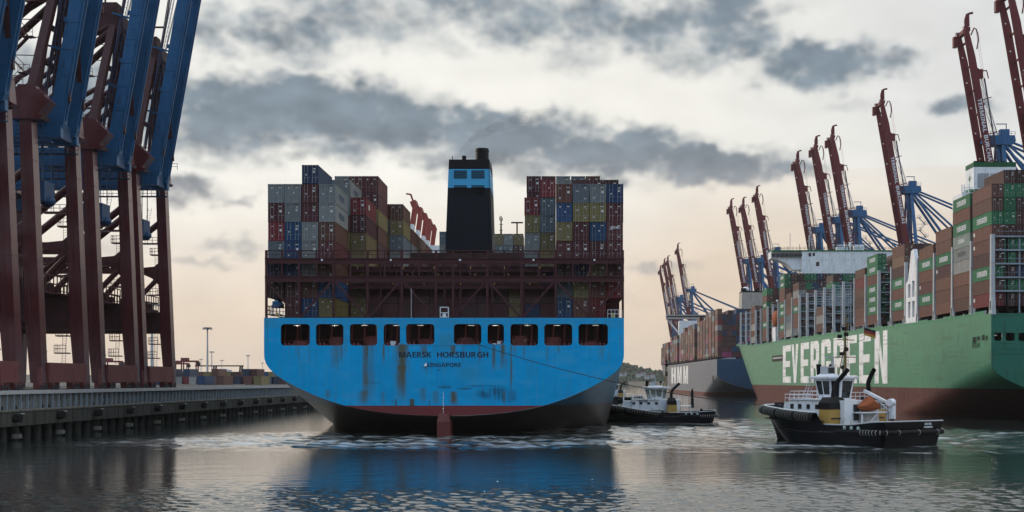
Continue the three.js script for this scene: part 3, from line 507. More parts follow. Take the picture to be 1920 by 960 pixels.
  ports.forEach(([x0, x1, y0, y1], i) => {
    const wide = x1 - x0 > 3, w = sub('mooring_winch', ship); w.position.set((x0 + x1) / 2 + (wide ? [0.3, 0.7, 0.9, 0, 0.8, -0.6, 0, -0.7, -0.8, 0][i] : 0), 12.9, -2.6 - (i % 3) * 0.5);
    w.rotation.y = [0.3, -0.2, 0.1, 1.4, 0, 0.15, 1.5, -0.15, 0.25, -0.5][i]; w.scale.set(1, [0.7, 1.05, 1.1, 0.6, 0.9, 1, 0.55, 1.15, 1.05, 0.65][i], 1); mesh('winch_frame', wf, winchPaint, w); mesh('drum', wd, i % 4 === 3 ? rope : winchPaint, w); mesh('flange', wl, winchPaint, w).userData.kind = 'stuff';
    const bl = nb(); for (const s of [-0.45, 0.45]) bl.cyl(0.2, 0.2, 0.75, (x0 + x1) / 2 - (wide ? 1.2 : 0) + s, 13.27, -1.3, 8); bl.span((x0 + x1) / 2 - (wide ? 2 : 0.8), (x0 + x1) / 2 + (wide ? -0.4 : 0.8), 12.9, 13.0, -1.0, -1.6); bl.build('bollard', winchPaint, ship).userData.kind = 'stuff';
    { const rl = nb(); for (const x of wide ? [x0 + 0.5, x0 + 1.1, x1 - 1.1, x1 - 0.5] : [x0 + 0.4, x1 - 0.4]) rl.cyl(0.13, 0.13, 0.55, x, y0 + 0.2, -0.75, 8); rl.span(x0 + 0.1, x1 - 0.1, y0 - 0.02, y0 + 0.04, -0.45, -1.0); for (let q = 0; q < 3; q++) rl.rod(V(x0 - 0.5 + q * 1.7, 12.9, -5 - q * 0.7), V(x0 - 0.3 + q * 1.7, 16.9, -5 - q), 0.1 + 0.06 * q, 6); rl.rod(V(x0 - 1, 14.2 + 0.1 * (i % 3), -1.9), V(x1 + 1, 14.2, -1.9), 0.03, 4); rl.build('roller_fairlead', winchPaint, ship).userData.kind = 'stuff'; }
    const lx = (x0 + x1) / 2 + (i % 2 ? 0.4 : -0.2), lamp = mesh('deck_lamp', nb().box(0.95, 0.07, 0.16, lx, 16.45, -2.4).geo(), MATS.lamp ??= new THREE.MeshStandardMaterial({ color: 0x999999, emissive: new THREE.Color(1, 0.97, 0.9), emissiveIntensity: 0.3 }), ship);
    const pl = new THREE.PointLight(new THREE.Color(1, 0.95, 0.85), 1.2, 0, 2); pl.position.set(lx, 16.3, -2.4); pl.castShadow = true; ship.add(pl); lamp.userData.kind = undefined;
  });
  for (const [px, i] of [[735, 0], [930, 1]]) { nb().box(0.75, 0.95, 0.6, bpx(px) + (i ? 0.5 : 0), 13.6, -1.5).box(0.5, 0.7, 0.5, bpx(px) + (i ? -0.3 : 0.9), 13.4, -1.4).build('junction_box', M.white, ship); }
  { const b = nb(); b.tube([V(bpx(697), 16.6, -1), V(bpx(703), 16.5, -0.9), V(bpx(706), 15.5, -0.8), V(bpx(706.5), 14, -0.8)], 0.06, 16, 5); b.build('rope', rope, ship); }
  // name, port, draught marks, small fittings
  const put = (name, t, w, h, px, py, mat) => { const m = mesh(name, lettering(t, w, h, 0.02), mat, ship); m.position.set(bpx(px), bpy(py), 0.002); return m; };
  const nameBlue = plain(0.003, 0.010, 0.026, 0.75);
  put('lettering', 'MAERSK', 4.75, 0.86, 778.5, 665, nameBlue); put('lettering', 'HORSBURGH', 7.55, 0.86, 867.5, 665, nameBlue); put('lettering', 'SINGAPORE', 5.05, 0.62, 832, 684.2, nameBlue); put('lettering', 'IMO', 0.55, 0.2, 823, 694, nameBlue);
  { const b = nb(); b.span(bpx(831.4), bpx(831.9), 2.95, bpy(735), 0, 0.02); for (let y = 3.2; y < bpy(736); y += 0.42) b.span(bpx(829.5) + (Math.round(y / 0.42) % 2 ? 0.1 : 0), bpx(831.4), y, y + 0.1, 0, 0.02); b.build('draught_mark', M.letter, ship).userData.kind = 'stuff'; }
  nb().prism([[bpy(688), bpx(794.5), bpx(800), 0, 0.1], [bpy(686), bpx(795.5), bpx(800), 0, 0.4], [bpy(681), bpx(798.5), bpx(800.5), 0, 0.12]]).build('fairlead_plate', M.white, ship);
  { const b = nb(); b.span(bpx(769), bpx(776.5), 4.56, bpy(748), 0, 0.12); b.span(bpx(741.4), bpx(743.2), 4.56, bpy(748), 0, 0.1); b.span(bpx(804.6), bpx(805.4), 4.56, bpy(749), 0, 0.08); b.span(bpx(735), bpx(735.8), 4.9, bpy(748), 0, 0.08); b.span(bpx(765), bpx(765.8), 5.2, bpy(748), 0, 0.08); b.build('sacrificial_anode', paint(0.07, 0.09, 0.08, 0.8), ship).userData.kind = 'stuff'; }
  // rudder
  { const b = nb(); b.prism([[-4, -0.95, 0.95, -4.6, 0.6], [2.2, -0.95, 0.95, -4.6, 0.9], [3.4, -0.7, 0.7, -4.2, 0.4]]); b.build('rudder', paint(0.14, 0.036, 0.034, 0.55), ship); }

  // lashing bridges: maroon frames across the whole deck
  const colX = (c) => -43.42 + 2.54 * c - BX;
  const bridge = (z, full) => {
    const f = sub('lashing_bridge', ship); f.position.z = z;
    const post = nb().span(-0.11, 0.11, 23.3, 27.55, -0.12, 0.12).geo(), mainPost = nb().span(-0.17, 0.17, 17.42, 27.6, -0.2, 0.2).geo();
    const main = [0, 2, 4, 6, 8, 10, 11, 13, 15, 17, 19, 21];
    for (let c = 0; c <= 21; c++) mesh('post', main.includes(c) ? mainPost : post, M.lash, f).position.set(colX(c) + (c === 0 ? 0.2 : c === 21 ? -0.2 : 0), 0, 0);
    for (const [y, h] of [[26.0, 0.85], [23.3, 0.9]]) mesh('beam', nb().span(colX(0), colX(21), y - h / 2, y + h / 2, -0.27, 0.14).span(colX(0), colX(21), y + h / 2 - 0.12, y + h / 2, -1.5, 0.3).geo(), M.lash, f);
    mesh('handrail', nb().span(colX(0), colX(21), 27.45, 27.6, -0.1, 0.08).span(colX(0), colX(21), 26.95, 27.02, -0.05, 0.03).geo(), M.lash, f);
    if (full) {
      for (const [a, b] of [[0, 2], [4, 2], [4, 6], [8, 6], [8, 10], [13, 11], [13, 15], [17, 15], [17, 19], [21, 19]]) mesh('brace', nb().bar(V(colX(a) + (a < b ? 0.3 : -0.3), 22.9, 0.02), V(colX(b) + (a < b ? -0.25 : 0.25), 17.7, 0.02), 0.3, 0.22).geo(), M.lash, f);
      const gr = nb(); for (const y of [24.3, 24.85]) gr.span(colX(0), colX(21), y, y + 0.05, -1.45, -1.4); for (const y of [19.2, 20.6, 21.9]) gr.span(colX(4), colX(17), y, y + 0.1, -1.45, -1.3); for (let c = 0; c < 21; c++) { gr.span(colX(c) + 1.2, colX(c) + 1.26, 23.7, 25.6, -1.45, -1.4); gr.rod(V(colX(c) + 0.2, 23.8, -1.2), V(colX(c) + 1.4, 26.4, -1.3), 0.03, 4); gr.rod(V(colX(c) + 2.3, 23.8, -1.2), V(colX(c) + 1.2, 26.4, -1.3), 0.03, 4); } mesh('lashing_rod', gr.geo(), M.lash, f).userData.kind = 'stuff';
      const lamps = nb(), yl = nb(); for (const px of [600, 730, 861, 1000, 1115]) lamps.ball(0.17, 0.17, 0.17, bpx(px), bpy(486), 0.35, 8); for (const px of [662, 749, 807, 876, 940, 1007, 1090]) { yl.box(0.1, 0.3, 0.1, bpx(px) + 0.4, 25.0, 0.25).box(0.1, 0.2, 0.1, bpx(px + 13), 23.95, 0.3); yl.box(0.1, 0.24, 0.1, bpx(px - 14), 22.6, 0.25); }
      mesh('lamp', lamps.geo(), M.white, f).userData.kind = 'stuff'; mesh('twistlock', yl.geo(), M.yellow, f).userData.kind = 'stuff';
    }
    return f;
  };
  bridge(-1.9, true); for (let k = 1; k < 7; k++) bridge(-1.9 - 14.5 * k, false);
  nb().span(-BH + 1.6, BH - 1.6, 17.4, 17.75, -2.6, -90).build('hatch_cover', M.maroonDark, ship);
  // deckhouse round the engine casing, closing the view between the stacks
  nb().span(-19, 22, 17.4, 33.0, -61, -72).build('casing_house', paint(0.045, 0.022, 0.022, 0.7), ship);
  // the small white-framed cage on the after deck
  { const c = nb(), x = bpx(832.5); for (const sx of [-0.6, 0.6]) for (const sz of [-0.9, -0.35]) c.bar(V(x + sx, 17.5, sz), V(x + sx, 19.05, sz), 0.09); for (const y of [17.6, 18.25, 19.05]) for (const sz of [-0.9, -0.35]) c.bar(V(x - 0.6, y, sz), V(x + 0.6, y, sz), 0.09); c.box(0.5, 0.5, 0.3, x, 17.9, -0.6); c.build('hatch_cage', M.white, ship); nb().rod(V(bpx(770), 17.5, -0.8), V(bpx(770), 21.8, -0.8), 0.05, 5).build('flag_staff', M.lgrey, ship); }
  // corner platforms: pilot ladder stage outboard on the port quarter
  { const p = nb(), X0 = bpx(474), X1 = bpx(500); p.span(X0, X1, bpy(584.5), bpy(583), -14, -9); p.rail([V(X0, bpy(583), -9), V(X1, bpy(583), -9)], 1.25, 0.55, 0.045).rail([V(X0, bpy(583), -14), V(X1, bpy(583), -14)], 1.25, 0.55, 0.045).rail([V(X0, bpy(583), -14), V(X0, bpy(583), -9)], 1.25, 0.8, 0.045); p.build('outboard_stage', M.lash, ship);
    const t = nb(); t.prism([[bpy(569), bpx(479), bpx(499), -13, -10], [bpy(560), bpx(483), bpx(499), -12.5, -10.5], [bpy(550), bpx(486.5), bpx(489), -11.8, -11.2]]); t.build('tarpaulin', paint(0.10, 0.20, 0.34, 0.7), ship);
    const q = nb(); q.prism([[bpy(569), bpx(504), bpx(528), -3.4, -2.4], [bpy(563), bpx(504), bpx(506), -3.4, -2.4]]); q.build('tarpaulin', M.craneBlue, ship);
    const rl = nb(); rl.rail([V(bpx(504), 17.5, -1.2), V(bpx(528), 17.5, -1.2)], 1.2, 0.6, 0.035).rail([V(bpx(1140), 17.5, -1.2), V(bpx(1167), 17.5, -1.2)], 1.2, 0.6, 0.035); rl.build('handrail', M.white, ship).userData.kind = 'stuff';
    nb().cyl(0.33, 0.33, 0.5, bpx(516), 18.0, -1.6, 10, Math.PI / 2).build('capstan', M.yellow, ship); nb().box(0.5, 0.7, 0.5, bpx(1150), 17.9, -1.6).build('deck_locker', plain(0.30, 0.36, 0.10, 0.6), ship); }

  // funnel
  {
    const fz = 262 - BZ, s = (x) => (x - VX) / F * 262 - BX, yy = (y) => EYE + (VY - y) / F * 262, f = sub('funnel', ship), mid = (s(835.4) + s(923)) / 2;
    const lv = (py, a, b, z1) => [yy(py), s(a), s(b), -fz - z1, -fz];
    mesh('funnel_casing', nb().prism([lv(470, 835, 923.3, 13), lv(352, 839.5, 919.8, 12)]).geo(), paint(0.008, 0.012, 0.018, 0.55, { specularIntensity: 0.25, key: 'fu' }), f);
    mesh('funnel_band', nb().prism([lv(352, 839.45, 919.85, 12.02), lv(317, 841, 918.6, 11.7)]).geo(), plain(0.03, 0.33, 0.60, 0.45), f);
    mesh('funnel_top', nb().prism([lv(317, 841, 918.6, 11.7), lv(299, 841.8, 917.8, 11.5)]).geo(), paint(0.009, 0.010, 0.013, 0.6, { specularIntensity: 0.25, key: 'fv' }), f);
    for (const [y0, y1] of [[319, 334.5], [347, 366]]) for (const [a, b] of [[851, 875.5], [884, 908.5]]) for (let y = y0 + 1.5; y < y1; y += 3.2) mesh('louvre', nb().box(s(b) - s(a), 0.17, 0.12, (s(a) + s(b)) / 2, yy(y), -fz + 0.06).geo(), M.black, f);
    mesh('exhaust_pipe', nb().cyl(1.35, 1.32, 3.1, s(902), yy(287), -fz - 4, 20).cyl(1.42, 1.42, 0.2, s(902), yy(277), -fz - 4, 20).geo(), M.black, f);
    mesh('exhaust_pipe', nb().cyl(0.45, 0.45, 1.6, s(867.5), yy(293.5), -fz - 4, 12).geo(), M.black, f);
    mesh('aerial', nb().rod(V(s(847), yy(300), -fz - 2), V(s(847), yy(289), -fz - 2), 0.07, 5).geo(), M.black, f);
    mesh('ladder', nb().ladder(V(s(921.6), yy(450), -fz + 0.2), V(s(919.2), yy(305), -fz + 0.2), 0.5, V(1, 0, 0), 0.4).geo(), M.dark, f);
  }
  // bridge mast and radar showing over the forward containers
  { const d = 345, s = (x) => (x - VX) / F * d - BX, yy = (y) => EYE + (VY - y) / F * d, z = -(d - BZ), b = nb();
    b.rod(V(s(939.5), yy(445), z), V(s(939.5), yy(405), z), 0.3, 6, 0.16); for (const y of [413, 421, 432]) b.bar(V(s(936.5), yy(y), z), V(s(943), yy(y), z), 0.14); b.rod(V(s(937), yy(413), z), V(s(937), yy(406), z), 0.1, 5); b.rod(V(s(942), yy(413), z), V(s(942), yy(408), z), 0.1, 5); b.build('signal_mast', M.black, ship);
    nb().rod(V(s(969.5), yy(445), z), V(s(969.5), yy(418), z), 0.22, 6).box(3.1, 0.35, 0.4, s(969.5), yy(417.5), z).build('radar_scanner', M.black, ship);
    nb().span(-22, 22, 17.4, 44, z - 12, z - 2).build('bridge_house', M.white, ship); }

  // ---- cargo
  const DECK = 17.78, P = 2.85, bayZ = (k) => -(196.6 + 14.5 * k) - CL / 2, cx = (c) => -43.37 + 2.54 * c + CW / 2, stuff = [];
  const group = 'containers stacked on the blue ship';
  // [bay, column, colours from the bottom tier up ('.' = none); capital = in plain sight], stack's name
  const stacks = [
    [0, 0, '.DKSRMG', 'outermost port stack, blue ship\'s stern'], [0, 1, 'MNBBBGG', 'second stack from port, blue ship\'s stern'], [0, 2, 'BNGGGMMK', 'third stack from port, blue ship\'s stern'], [0, 3, 'YBNMNGG', 'fourth stack from port, blue ship\'s stern'],
    [0, 17, 'BSDMYBN', 'fourth stack from starboard, blue ship\'s stern'], [0, 18, 'NYKMMYS', 'third stack from starboard, blue ship\'s stern'], [0, 19, 'RNYMBYG', 'second stack from starboard, blue ship\'s stern'], [0, 20, '.RMMMMB', 'outermost starboard stack, blue ship\'s stern'],
    [1, 3, 'nbnnyngG', 'stack half hidden behind the lettered grey boxes'], [1, 2, 'gnbmgngs', ''], [1, 4, 'YYyyYMR', 'bright red-topped stack inboard to port'],
    [1, 15, 'bnygGYR', 'in the starboard stack with one red box on top'], [1, 16, 'mnbyYSSR', 'in the starboard stack beside the red-topped one'], [1, 17, 'mnbynmsg', ''], [1, 18, 'mnbynmsm', ''], [1, 19, 'mnbynmsM', 'behind the grey starboard box'], [1, 20, 'mnbynmsD', 'standing behind the blue box at the starboard edge'],
    [2, 2, 'nnmmbngsG', 'in the flat-topped rear port stack'], [2, 3, 'nnmmbnnmM', 'in the tall maroon rear stack to port'], [2, 4, 'ynyymNYMM', 'inboard column of the maroon rear port stacks'],
    [2, 15, 'mnbynsKMM', 'in the tall maroon rear stack to starboard'], [2, 16, 'mnbynmsmm', ''], [2, 17, 'mnbynmsmG', 'behind the brown box of the starboard stacks'], [2, 18, 'mnbynmsmS', 'behind the blue-grey box of the starboard stacks'], [2, 19, 'mnbynmsmN', 'behind the grey box of the starboard stacks'],
    [3, 4, 'yngmMYSN', 'outer stack between red boxes and funnel'], [3, 5, 'yngmgSYN', 'inner stack between red boxes and funnel'], [4, 5, 'nnmgsGN', 'first row beyond the yellow-banded port stack'], [4, 4, 'nnmgsgn', ''], [5, 5, 'nnmgsGT', 'second row beyond the yellow-banded port stack'], [6, 5, 'nmngsGN', 'third row beyond the yellow-banded port stack'],
    [1, 5, 'dmd', ''], [1, 6, 'mmd', ''], [1, 7, 'dmm', ''], [1, 8, 'mdd', ''], [1, 9, 'dmd', ''], [1, 10, 'mmd', ''], [1, 11, 'dmm', ''], [1, 12, 'dmd', ''], [1, 13, 'mdm', ''], [1, 14, 'yyd', ''],
  ];
  for (let c = 5; c < 17; c++) { stacks.push([2, c, 'dmdm'.slice(0, 3 + (c % 2)), '']); stacks.push([3, c === 5 ? 6 : c, 'mdmd', '']); }
  for (const [bay, c, code, where] of stacks) {
    let top = code.length;
    [...code].forEach((ch, t) => {
      if (ch === '.') return; const low = ch.toLowerCase(), x = cx(c), y = DECK + t * P, z = bayZ(bay);
      if (ch === low || !where) { stuff.push([x, y, z, low]); return; }
      const side = low === 'g' && bay === 0 && c === 3 ? 'maersk' : low === 'g' && bay === 1 && c === 3 ? 'maersk' : low === 'r' && c === 4 ? 'hsud' : bay === 0 && c === 20 && t === 4 ? 'wanhai' : null;
      container('blue', low, x, y, z, `${TONE[low][0]} container, ${t === top - 1 ? 'top' : ORD[t]} tier, ${where}`, group, side);
    });
  }
  // low rows far forward, seen either side of the funnel
  { const fwd = (px0, py0, d, codes, where) => { const X = (px0 - VX) / F * d, top = EYE + (VY - py0) / F * d; [...codes].forEach((ch, i) => { container('blue', ch, X + CW / 2 + 2.54 * (i % 3), top - P * (1 + Math.floor(i / 3)), -d - CL / 2, `${TONE[ch][0]} container, ${i < 3 ? 'top' : 'lower'} tier, ${['first', 'second', 'third'][i % 3]} across, ${where}`, group); }); };
    fwd(925.5, 438, 335, 'ygyssd', 'low behind the funnel'); 
    const X = (824 - VX) / F * 300; container('blue', 's', X + CW / 2, EYE + (VY - 434) / F * 300 - P, -300 - CL / 2, 'blue-grey container just to port of the funnel\'s foot, upper one', group); container('blue', 'g', X + CW / 2, EYE + (VY - 434) / F * 300 - 2 * P, -300 - CL / 2, 'grey container just to port of the funnel\'s foot, lower one', group);
    for (let c = 0; c < 20; c++) for (let t = 0; t < 6; t++) stuff.push([cx(c), DECK + t * P, -312 - CL / 2, 'nmgbsy'[(c * 7 + t * 3) % 6]]);
    for (const c of [6, 7]) stuff.push([cx(c), DECK + 5 * P, -300 - CL / 2, 'n']); }
  stuffRow('container_rows', 'containers half hidden behind the lashing bridges of the blue ship', 2.83, stuff);
}
// ---------------------------------------------------------------- the green ship at the right quay
const GX = 88, GZ = 266, GHALF = 30.75, GC = GX + GHALF;
const evergreen = thing('container_ship', 'green container ship with EVERGREEN in tall white letters along its hull', 'ship', [GC, 0, -GZ]);
const xAt = (px) => px; // (kept as numbers below)
{
  const ship = evergreen, deck = (s) => 21.9 + 1.6 * sstep(0, 250, s) + 2.2 * sstep(300, 400, s), greenMap = { map: hullTex };
  const hull = hullShape({ half: GHALF, L: 402, k: 0.17, start: 0.35, boot: 6.5, deck });
  mesh('hull', hull.above, new THREE.MeshPhysicalMaterial({ map: hullTex, roughness: 0.42, color: new THREE.Color().setRGB(0.033, 0.205, 0.105) }), ship);
  mesh('boot_top', hull.below, new THREE.MeshPhysicalMaterial({ map: hullTex, roughness: 0.75, specularIntensity: 0.45, color: new THREE.Color().setRGB(0.105, 0.036, 0.029) }), ship);
  const lx = (px, d = GZ) => (px - VX) / F * d - GC, ly = (py, d = GZ) => EYE + (VY - py) / F * d;
  const ports = [[1864, 1879], [1886, 1903], [1910, 1926], [1934, 1950]].map(([a, b]) => [lx(a), lx(b), ly(639), ly(624), 0.35]);
  for (const p of ports.slice().reverse()) ports.push([-p[1], -p[0], p[2], p[3], 0.35]);
  const g = new THREE.ExtrudeGeometry(outlineShape(GHALF + 0.002, 21.9, ports), { depth: 0.35, bevelEnabled: false, curveSegments: 6 }); g.translate(0, 0, -0.35);
  const [up, low] = splitY(g, 6.5);
  mesh('transom', up, new THREE.MeshPhysicalMaterial({ map: hullTex, roughness: 0.45, color: new THREE.Color().setRGB(0.004, 0.125, 0.08) }), ship);
  if (low.attributes.position.count) mesh('boot_top', low, paint(0.19, 0.05, 0.04, 0.6), ship);
  { const P = [], I = []; let n = 0; for (let s = 0.36; s < 402; s += 8) { const y = deck(s) - 0.25, w = s > 368 ? GHALF * Math.sqrt(Math.max(0.02, 1 - ((s - 368) / 34) ** 2)) : GHALF; P.push(-w + 0.1, y, -s, w - 0.1, y, -s); if (n) I.push(n * 2 - 2, n * 2 - 1, n * 2, n * 2, n * 2 - 1, n * 2 + 1); n++; }
    const q = new THREE.BufferGeometry(); q.setAttribute('position', new THREE.Float32BufferAttribute(P, 3)); q.setIndex(I); q.computeVertexNormals(); const m = nb(); m.add(q); m.build('deck', paint(0.06, 0.07, 0.06, 0.8), ship); }
  nb().span(-GHALF + 0.5, GHALF - 0.5, ly(641), ly(641) - 0.2, -0.4, -9).span(-GHALF + 0.5, GHALF - 0.5, ly(641), ly(618), -8.8, -9).build('mooring_deck', M.dark, ship);
  nb().box(1.0, 0.07, 0.16, lx(1872), ly(627) - 0.1, -2.5).build('deck_lamp', MATS.lamp, ship); { const pl = new THREE.PointLight(new THREE.Color(1, 0.95, 0.85), 1.2, 0, 2); pl.position.set(lx(1872), ly(627) - 0.3, -2.5); pl.castShadow = true; ship.add(pl); }
  // doors and ports low on the shell near the stern; port shade painted black
  for (const [a, b, y0, y1, n] of [[1824, 1831, 632, 641, 'shell_port'], [1832.5, 1838, 631, 638, 'shell_port'], [1842, 1847, 628, 638, 'shell_port'], [1848.5, 1852.5, 630, 637, 'shell_port'], [1823.5, 1832, 642, 652, 'shell_door'], [1833, 1837, 644, 651, 'shell_door']]) {
    const d0 = GX * F / (a - VX), d1 = GX * F / (b - VX), dm = (d0 + d1) / 2, rim = nb(), z0 = -(d0 - GZ), z1 = -(d1 - GZ), Y0 = ly(y1, dm), Y1 = ly(y0, dm);
    mesh(n, nb().span(-GHALF - 0.02, -GHALF + 0.02, Y0, Y1, z0, z1).geo(), n === 'shell_door' ? paint(0.03, 0.10, 0.06, 0.7) : M.black, ship);
    rim.span(-GHALF - 0.09, -GHALF, Y1, Y1 + 0.12, z0, z1).span(-GHALF - 0.09, -GHALF, Y0 - 0.12, Y0, z0, z1).span(-GHALF - 0.09, -GHALF, Y0, Y1, z0 + 0.1, z0 - 0.02).span(-GHALF - 0.09, -GHALF, Y0, Y1, z1 + 0.02, z1 - 0.1).build('rim', paint(0.12, 0.27, 0.15, 0.6), ship).userData.kind = 'stuff';
  }
  { const d0 = GX * F / (1448 - VX), d1 = GX * F / (1468 - VX), Y0 = ly(678, 530), Y1 = ly(667, 530); nb().span(-GHALF - 0.03, -GHALF + 0.1, Y0, Y1, -(d0 - GZ), -(d1 - GZ)).build('fairlead_recess', M.black, ship); nb().span(-GHALF - 0.1, -GHALF + 0.1, Y0 + 1.1, Y1 - 0.7, -(d0 - GZ) + 2, -(d1 - GZ) - 2).build('rubbing_bar', M.lgrey, ship); }  // shade inside the hollow painted as a black slab on the shell
  // the name along the side, each letter its own plate of paint
  const name = 'EVERGREEN', pxs = [[1468, 1483], [1484.5, 1497], [1501.5, 1517], [1520, 1536], [1540, 1558], [1563, 1582], [1586, 1607], [1611, 1633], [1640, 1664]];
  const letters = sub('hull_name', ship);
  [...name].forEach((ch, i) => { const d0 = GX * F / (pxs[i][0] - VX), d1 = GX * F / (pxs[i][1] - VX), lw = d0 - d1, m = mesh('letter', hullLetter(ch, lw, 14.3), M.hullWhite ??= new THREE.MeshPhysicalMaterial({ map: hullTex, roughness: 0.5, color: new THREE.Color().setRGB(0.82, 0.82, 0.82) }), letters); m.rotation.y = -Math.PI / 2; m.position.set(-GHALF - 0.004, 7.45 + 0.5 * i / 9 * 0, -((d0 + d1) / 2 - GZ)); });
  // edge of the deck: short stanchions, plates of the bulwark
  { const b = nb(), c = nb(); for (let s = 4, i = 0; s < 372; s += 7.2, i++) { b.span(-GHALF + 0.05, -GHALF + 0.4, deck(s) - 0.1, deck(s) + (i % 2 ? 1.7 : 0.8), -s, -s - 0.35); c.span(-GHALF - 0.03, -GHALF + 0.12, deck(s) - 0.1, deck(s) + 0.5 + 0.25 * (i % 3 === 0), -s - 0.4, -s - 6.9); } b.build('stanchion', M.lgrey, ship).userData.kind = 'stuff'; c.build('bulwark_plate', paint(0.06, 0.25, 0.125, 0.5), ship).userData.kind = 'stuff'; }
  // cell-guide lashing bridges, one between every two bays
  const BY = 24.0, TOP = 38;
  const postG = nb().prism([[deck(0) + 1.4 - 1.6, -0.55, 0.35, -0.95, 0.95], [25.2, -0.5, 0.3, -0.5, 0.5], [TOP, -0.45, 0.3, -0.42, 0.42]]).geo(), slotG = nb().span(-0.58, -0.4, 22.6, 24.4, -0.22, 0.22).geo();  // slot shade painted as a black slab on the foot
  const frame = nb(); for (let lv = 0; lv < 5; lv++) { const y = 26.3 + 2.77 * lv; frame.span(0.4, 60, y, y + 0.32, -0.5, 0.5); frame.span(0.6, 60, y + 1.15, y + 1.22, 0.42, 0.48); } for (let c = 0; c <= 24; c += 1) frame.span(0.35 + c * 2.5 - 0.12 + (c ? 0 : 2.5), 0.35 + c * 2.5 + 0.12 + (c ? 0 : 2.5), 22, 37.6, -0.25, 0.25);
  frame.bar(V(7.6, 22.2, 0.4), V(13.2, 29.5, 0.4), 0.5, 0.4).bar(V(24, 22.2, 0.4), V(18.5, 29.5, 0.4), 0.5, 0.4);
  const lampG = nb(); for (let lv = 0; lv < 5; lv++) lampG.box(0.7, 0.1, 0.2, 2.0, 28.6 + 2.77 * lv, 0.2); const fg = frame.geo(), lg = lampG.geo();
  const bridgeD = [266, 280, 293.3, 307.5, 321.7, 333, 347, 361, 376, 390, 405.8, 420, 434.7, 449.6, 464.5, 479, 494, 509, 525, 538.5, 552, 570, 585, 600, 615, 633];
  bridgeD.forEach((d) => { const f = sub('lashing_bridge', ship), s = d - GZ; f.position.set(-GHALF + 0.6, deck(s) - 21.9, -s - (d === 266 ? 0.9 : 0)); mesh('outer_post', postG, M.lgrey, f); mesh('foot_slot', slotG, M.black, f).userData.kind = 'stuff'; mesh('cross_frame', fg, M.steel, f); mesh('lamp', lg, M.white, f).userData.kind = 'stuff'; });
  // white funnel casing with green top
  { const d = 327, f = sub('funnel', ship), x0 = lx(1826, d), x1 = lx(1905, d), z = -(d - GZ), yT = ly(313, d), y0 = 26;
    mesh('funnel_casing', nb().span(x0, x1, y0, yT, z, z - 6.6).geo(), M.white, f); mesh('green_band', nb().span(x0 - 0.03, x1 + 0.03, yT, yT + 1.2, z + 0.03, z - 6.63).geo(), paint(0.015, 0.10, 0.04, 0.6), f);
    for (const [a, b] of [[1833, 1854], [1857, 1877], [1880, 1900]]) { mesh('panel', nb().span(lx(a, d), lx(b, d), ly(352, d), ly(325, d), z, z + 0.08).geo(), paint(0.33, 0.34, 0.36, 0.6), f); }
    const n = nb(); for (const [a, b] of [[1833, 1854], [1857, 1877], [1880, 1900]]) for (let x = lx(a, d) + 0.3; x < lx(b, d); x += 0.35) n.span(x, x + 0.06, ly(352, d), ly(325, d), z + 0.08, z + 0.1); mesh('slat', n.geo(), M.lgrey, f).userData.kind = 'stuff';
    const star = new THREE.Shape(); for (let i = 0; i < 16; i++) { const a = i / 16 * 2 * Math.PI, r = i % 2 ? 0.42 : i % 4 === 0 ? 1.75 : 1.05; star[i ? 'lineTo' : 'moveTo'](Math.sin(a) * r, Math.cos(a) * r); } const sg = new THREE.ExtrudeGeometry(star, { depth: 0.03, bevelEnabled: false }); const sm = mesh('emblem', sg, paint(0.02, 0.16, 0.06, 0.5), f); sm.rotation.y = -Math.PI / 2; sm.position.set(x0 - 0.004, ly(335, d + 3), z - 3.3);
    const pz = nb(); for (const [px, r] of [[1838, 0.8], [1850, 0.7], [1876, 0.6], [1888, 0.6]]) pz.cyl(r, r, 1.2, lx(px, d), yT + 1.3, z - 3, 12); mesh('exhaust_pipe', pz.geo(), M.black, f);
    mesh('green_foot', nb().span(x0 - 1.3, x1, ly(362, d), ly(355, d), z + 0.6, z - 6).geo(), paint(0.02, 0.16, 0.08, 0.6), f); mesh('lower_house', nb().span(x0 - 3.2, x1 + 2, 26, ly(362, d), z + 0.8, z - 7).geo(), M.white, f);
    const rl = nb(); rl.rail([V(x0 - 3.2, ly(362, d), z + 0.8), V(x0 - 0.2, ly(362, d), z + 0.8)], 1.3, 0.9, 0.06); for (const x of [x0 - 3, x0 - 2.4, x0 - 1.2]) rl.cyl(0.2, 0.15, 2.2, x, ly(362, d) + 1, z, 6); mesh('handrail', rl.geo(), M.white, f).userData.kind = 'stuff'; }
  // white gangway tower beside the funnel bay
  { const d = 322.5, z = -(d - GZ), t = sub('gangway_tower', ship), zr = (px) => -(GX * F / (px - VX) - GZ), a = zr(1716.5), b = zr(1697.5), X = -GHALF + 0.15;
    const s = new THREE.Shape([[0, 22.3], [9.6, 22.3], [9.6, 32.6], [7.4, 33.4], [4.6, 40.5], [2.2, 40.8], [1.6, 39.5], [0, 35.5]].map(([u, y]) => new THREE.Vector2(u, y)));
    for (const [u0, u1, y0, y1] of [[1.4, 3.6, 24, 28], [5.2, 7.4, 24, 28], [1.4, 3.6, 29, 33], [5.2, 7.4, 29, 32.4]]) { s.holes.push(new THREE.Path([[u0, y0], [u1, y0], [u1, y1], [u0, y1]].map(([u, y]) => new THREE.Vector2(u, y)))); }
    const g2 = new THREE.ExtrudeGeometry(s, { depth: 0.9, bevelEnabled: false }); const m = mesh('frame', g2, M.white, t); m.rotation.y = Math.PI / 2; m.position.set(X, 0, a); mesh('shaft', nb().span(X + 1.2, X + 3, 22, 39, a - 1, a - 8).geo(), M.lgrey, t); }
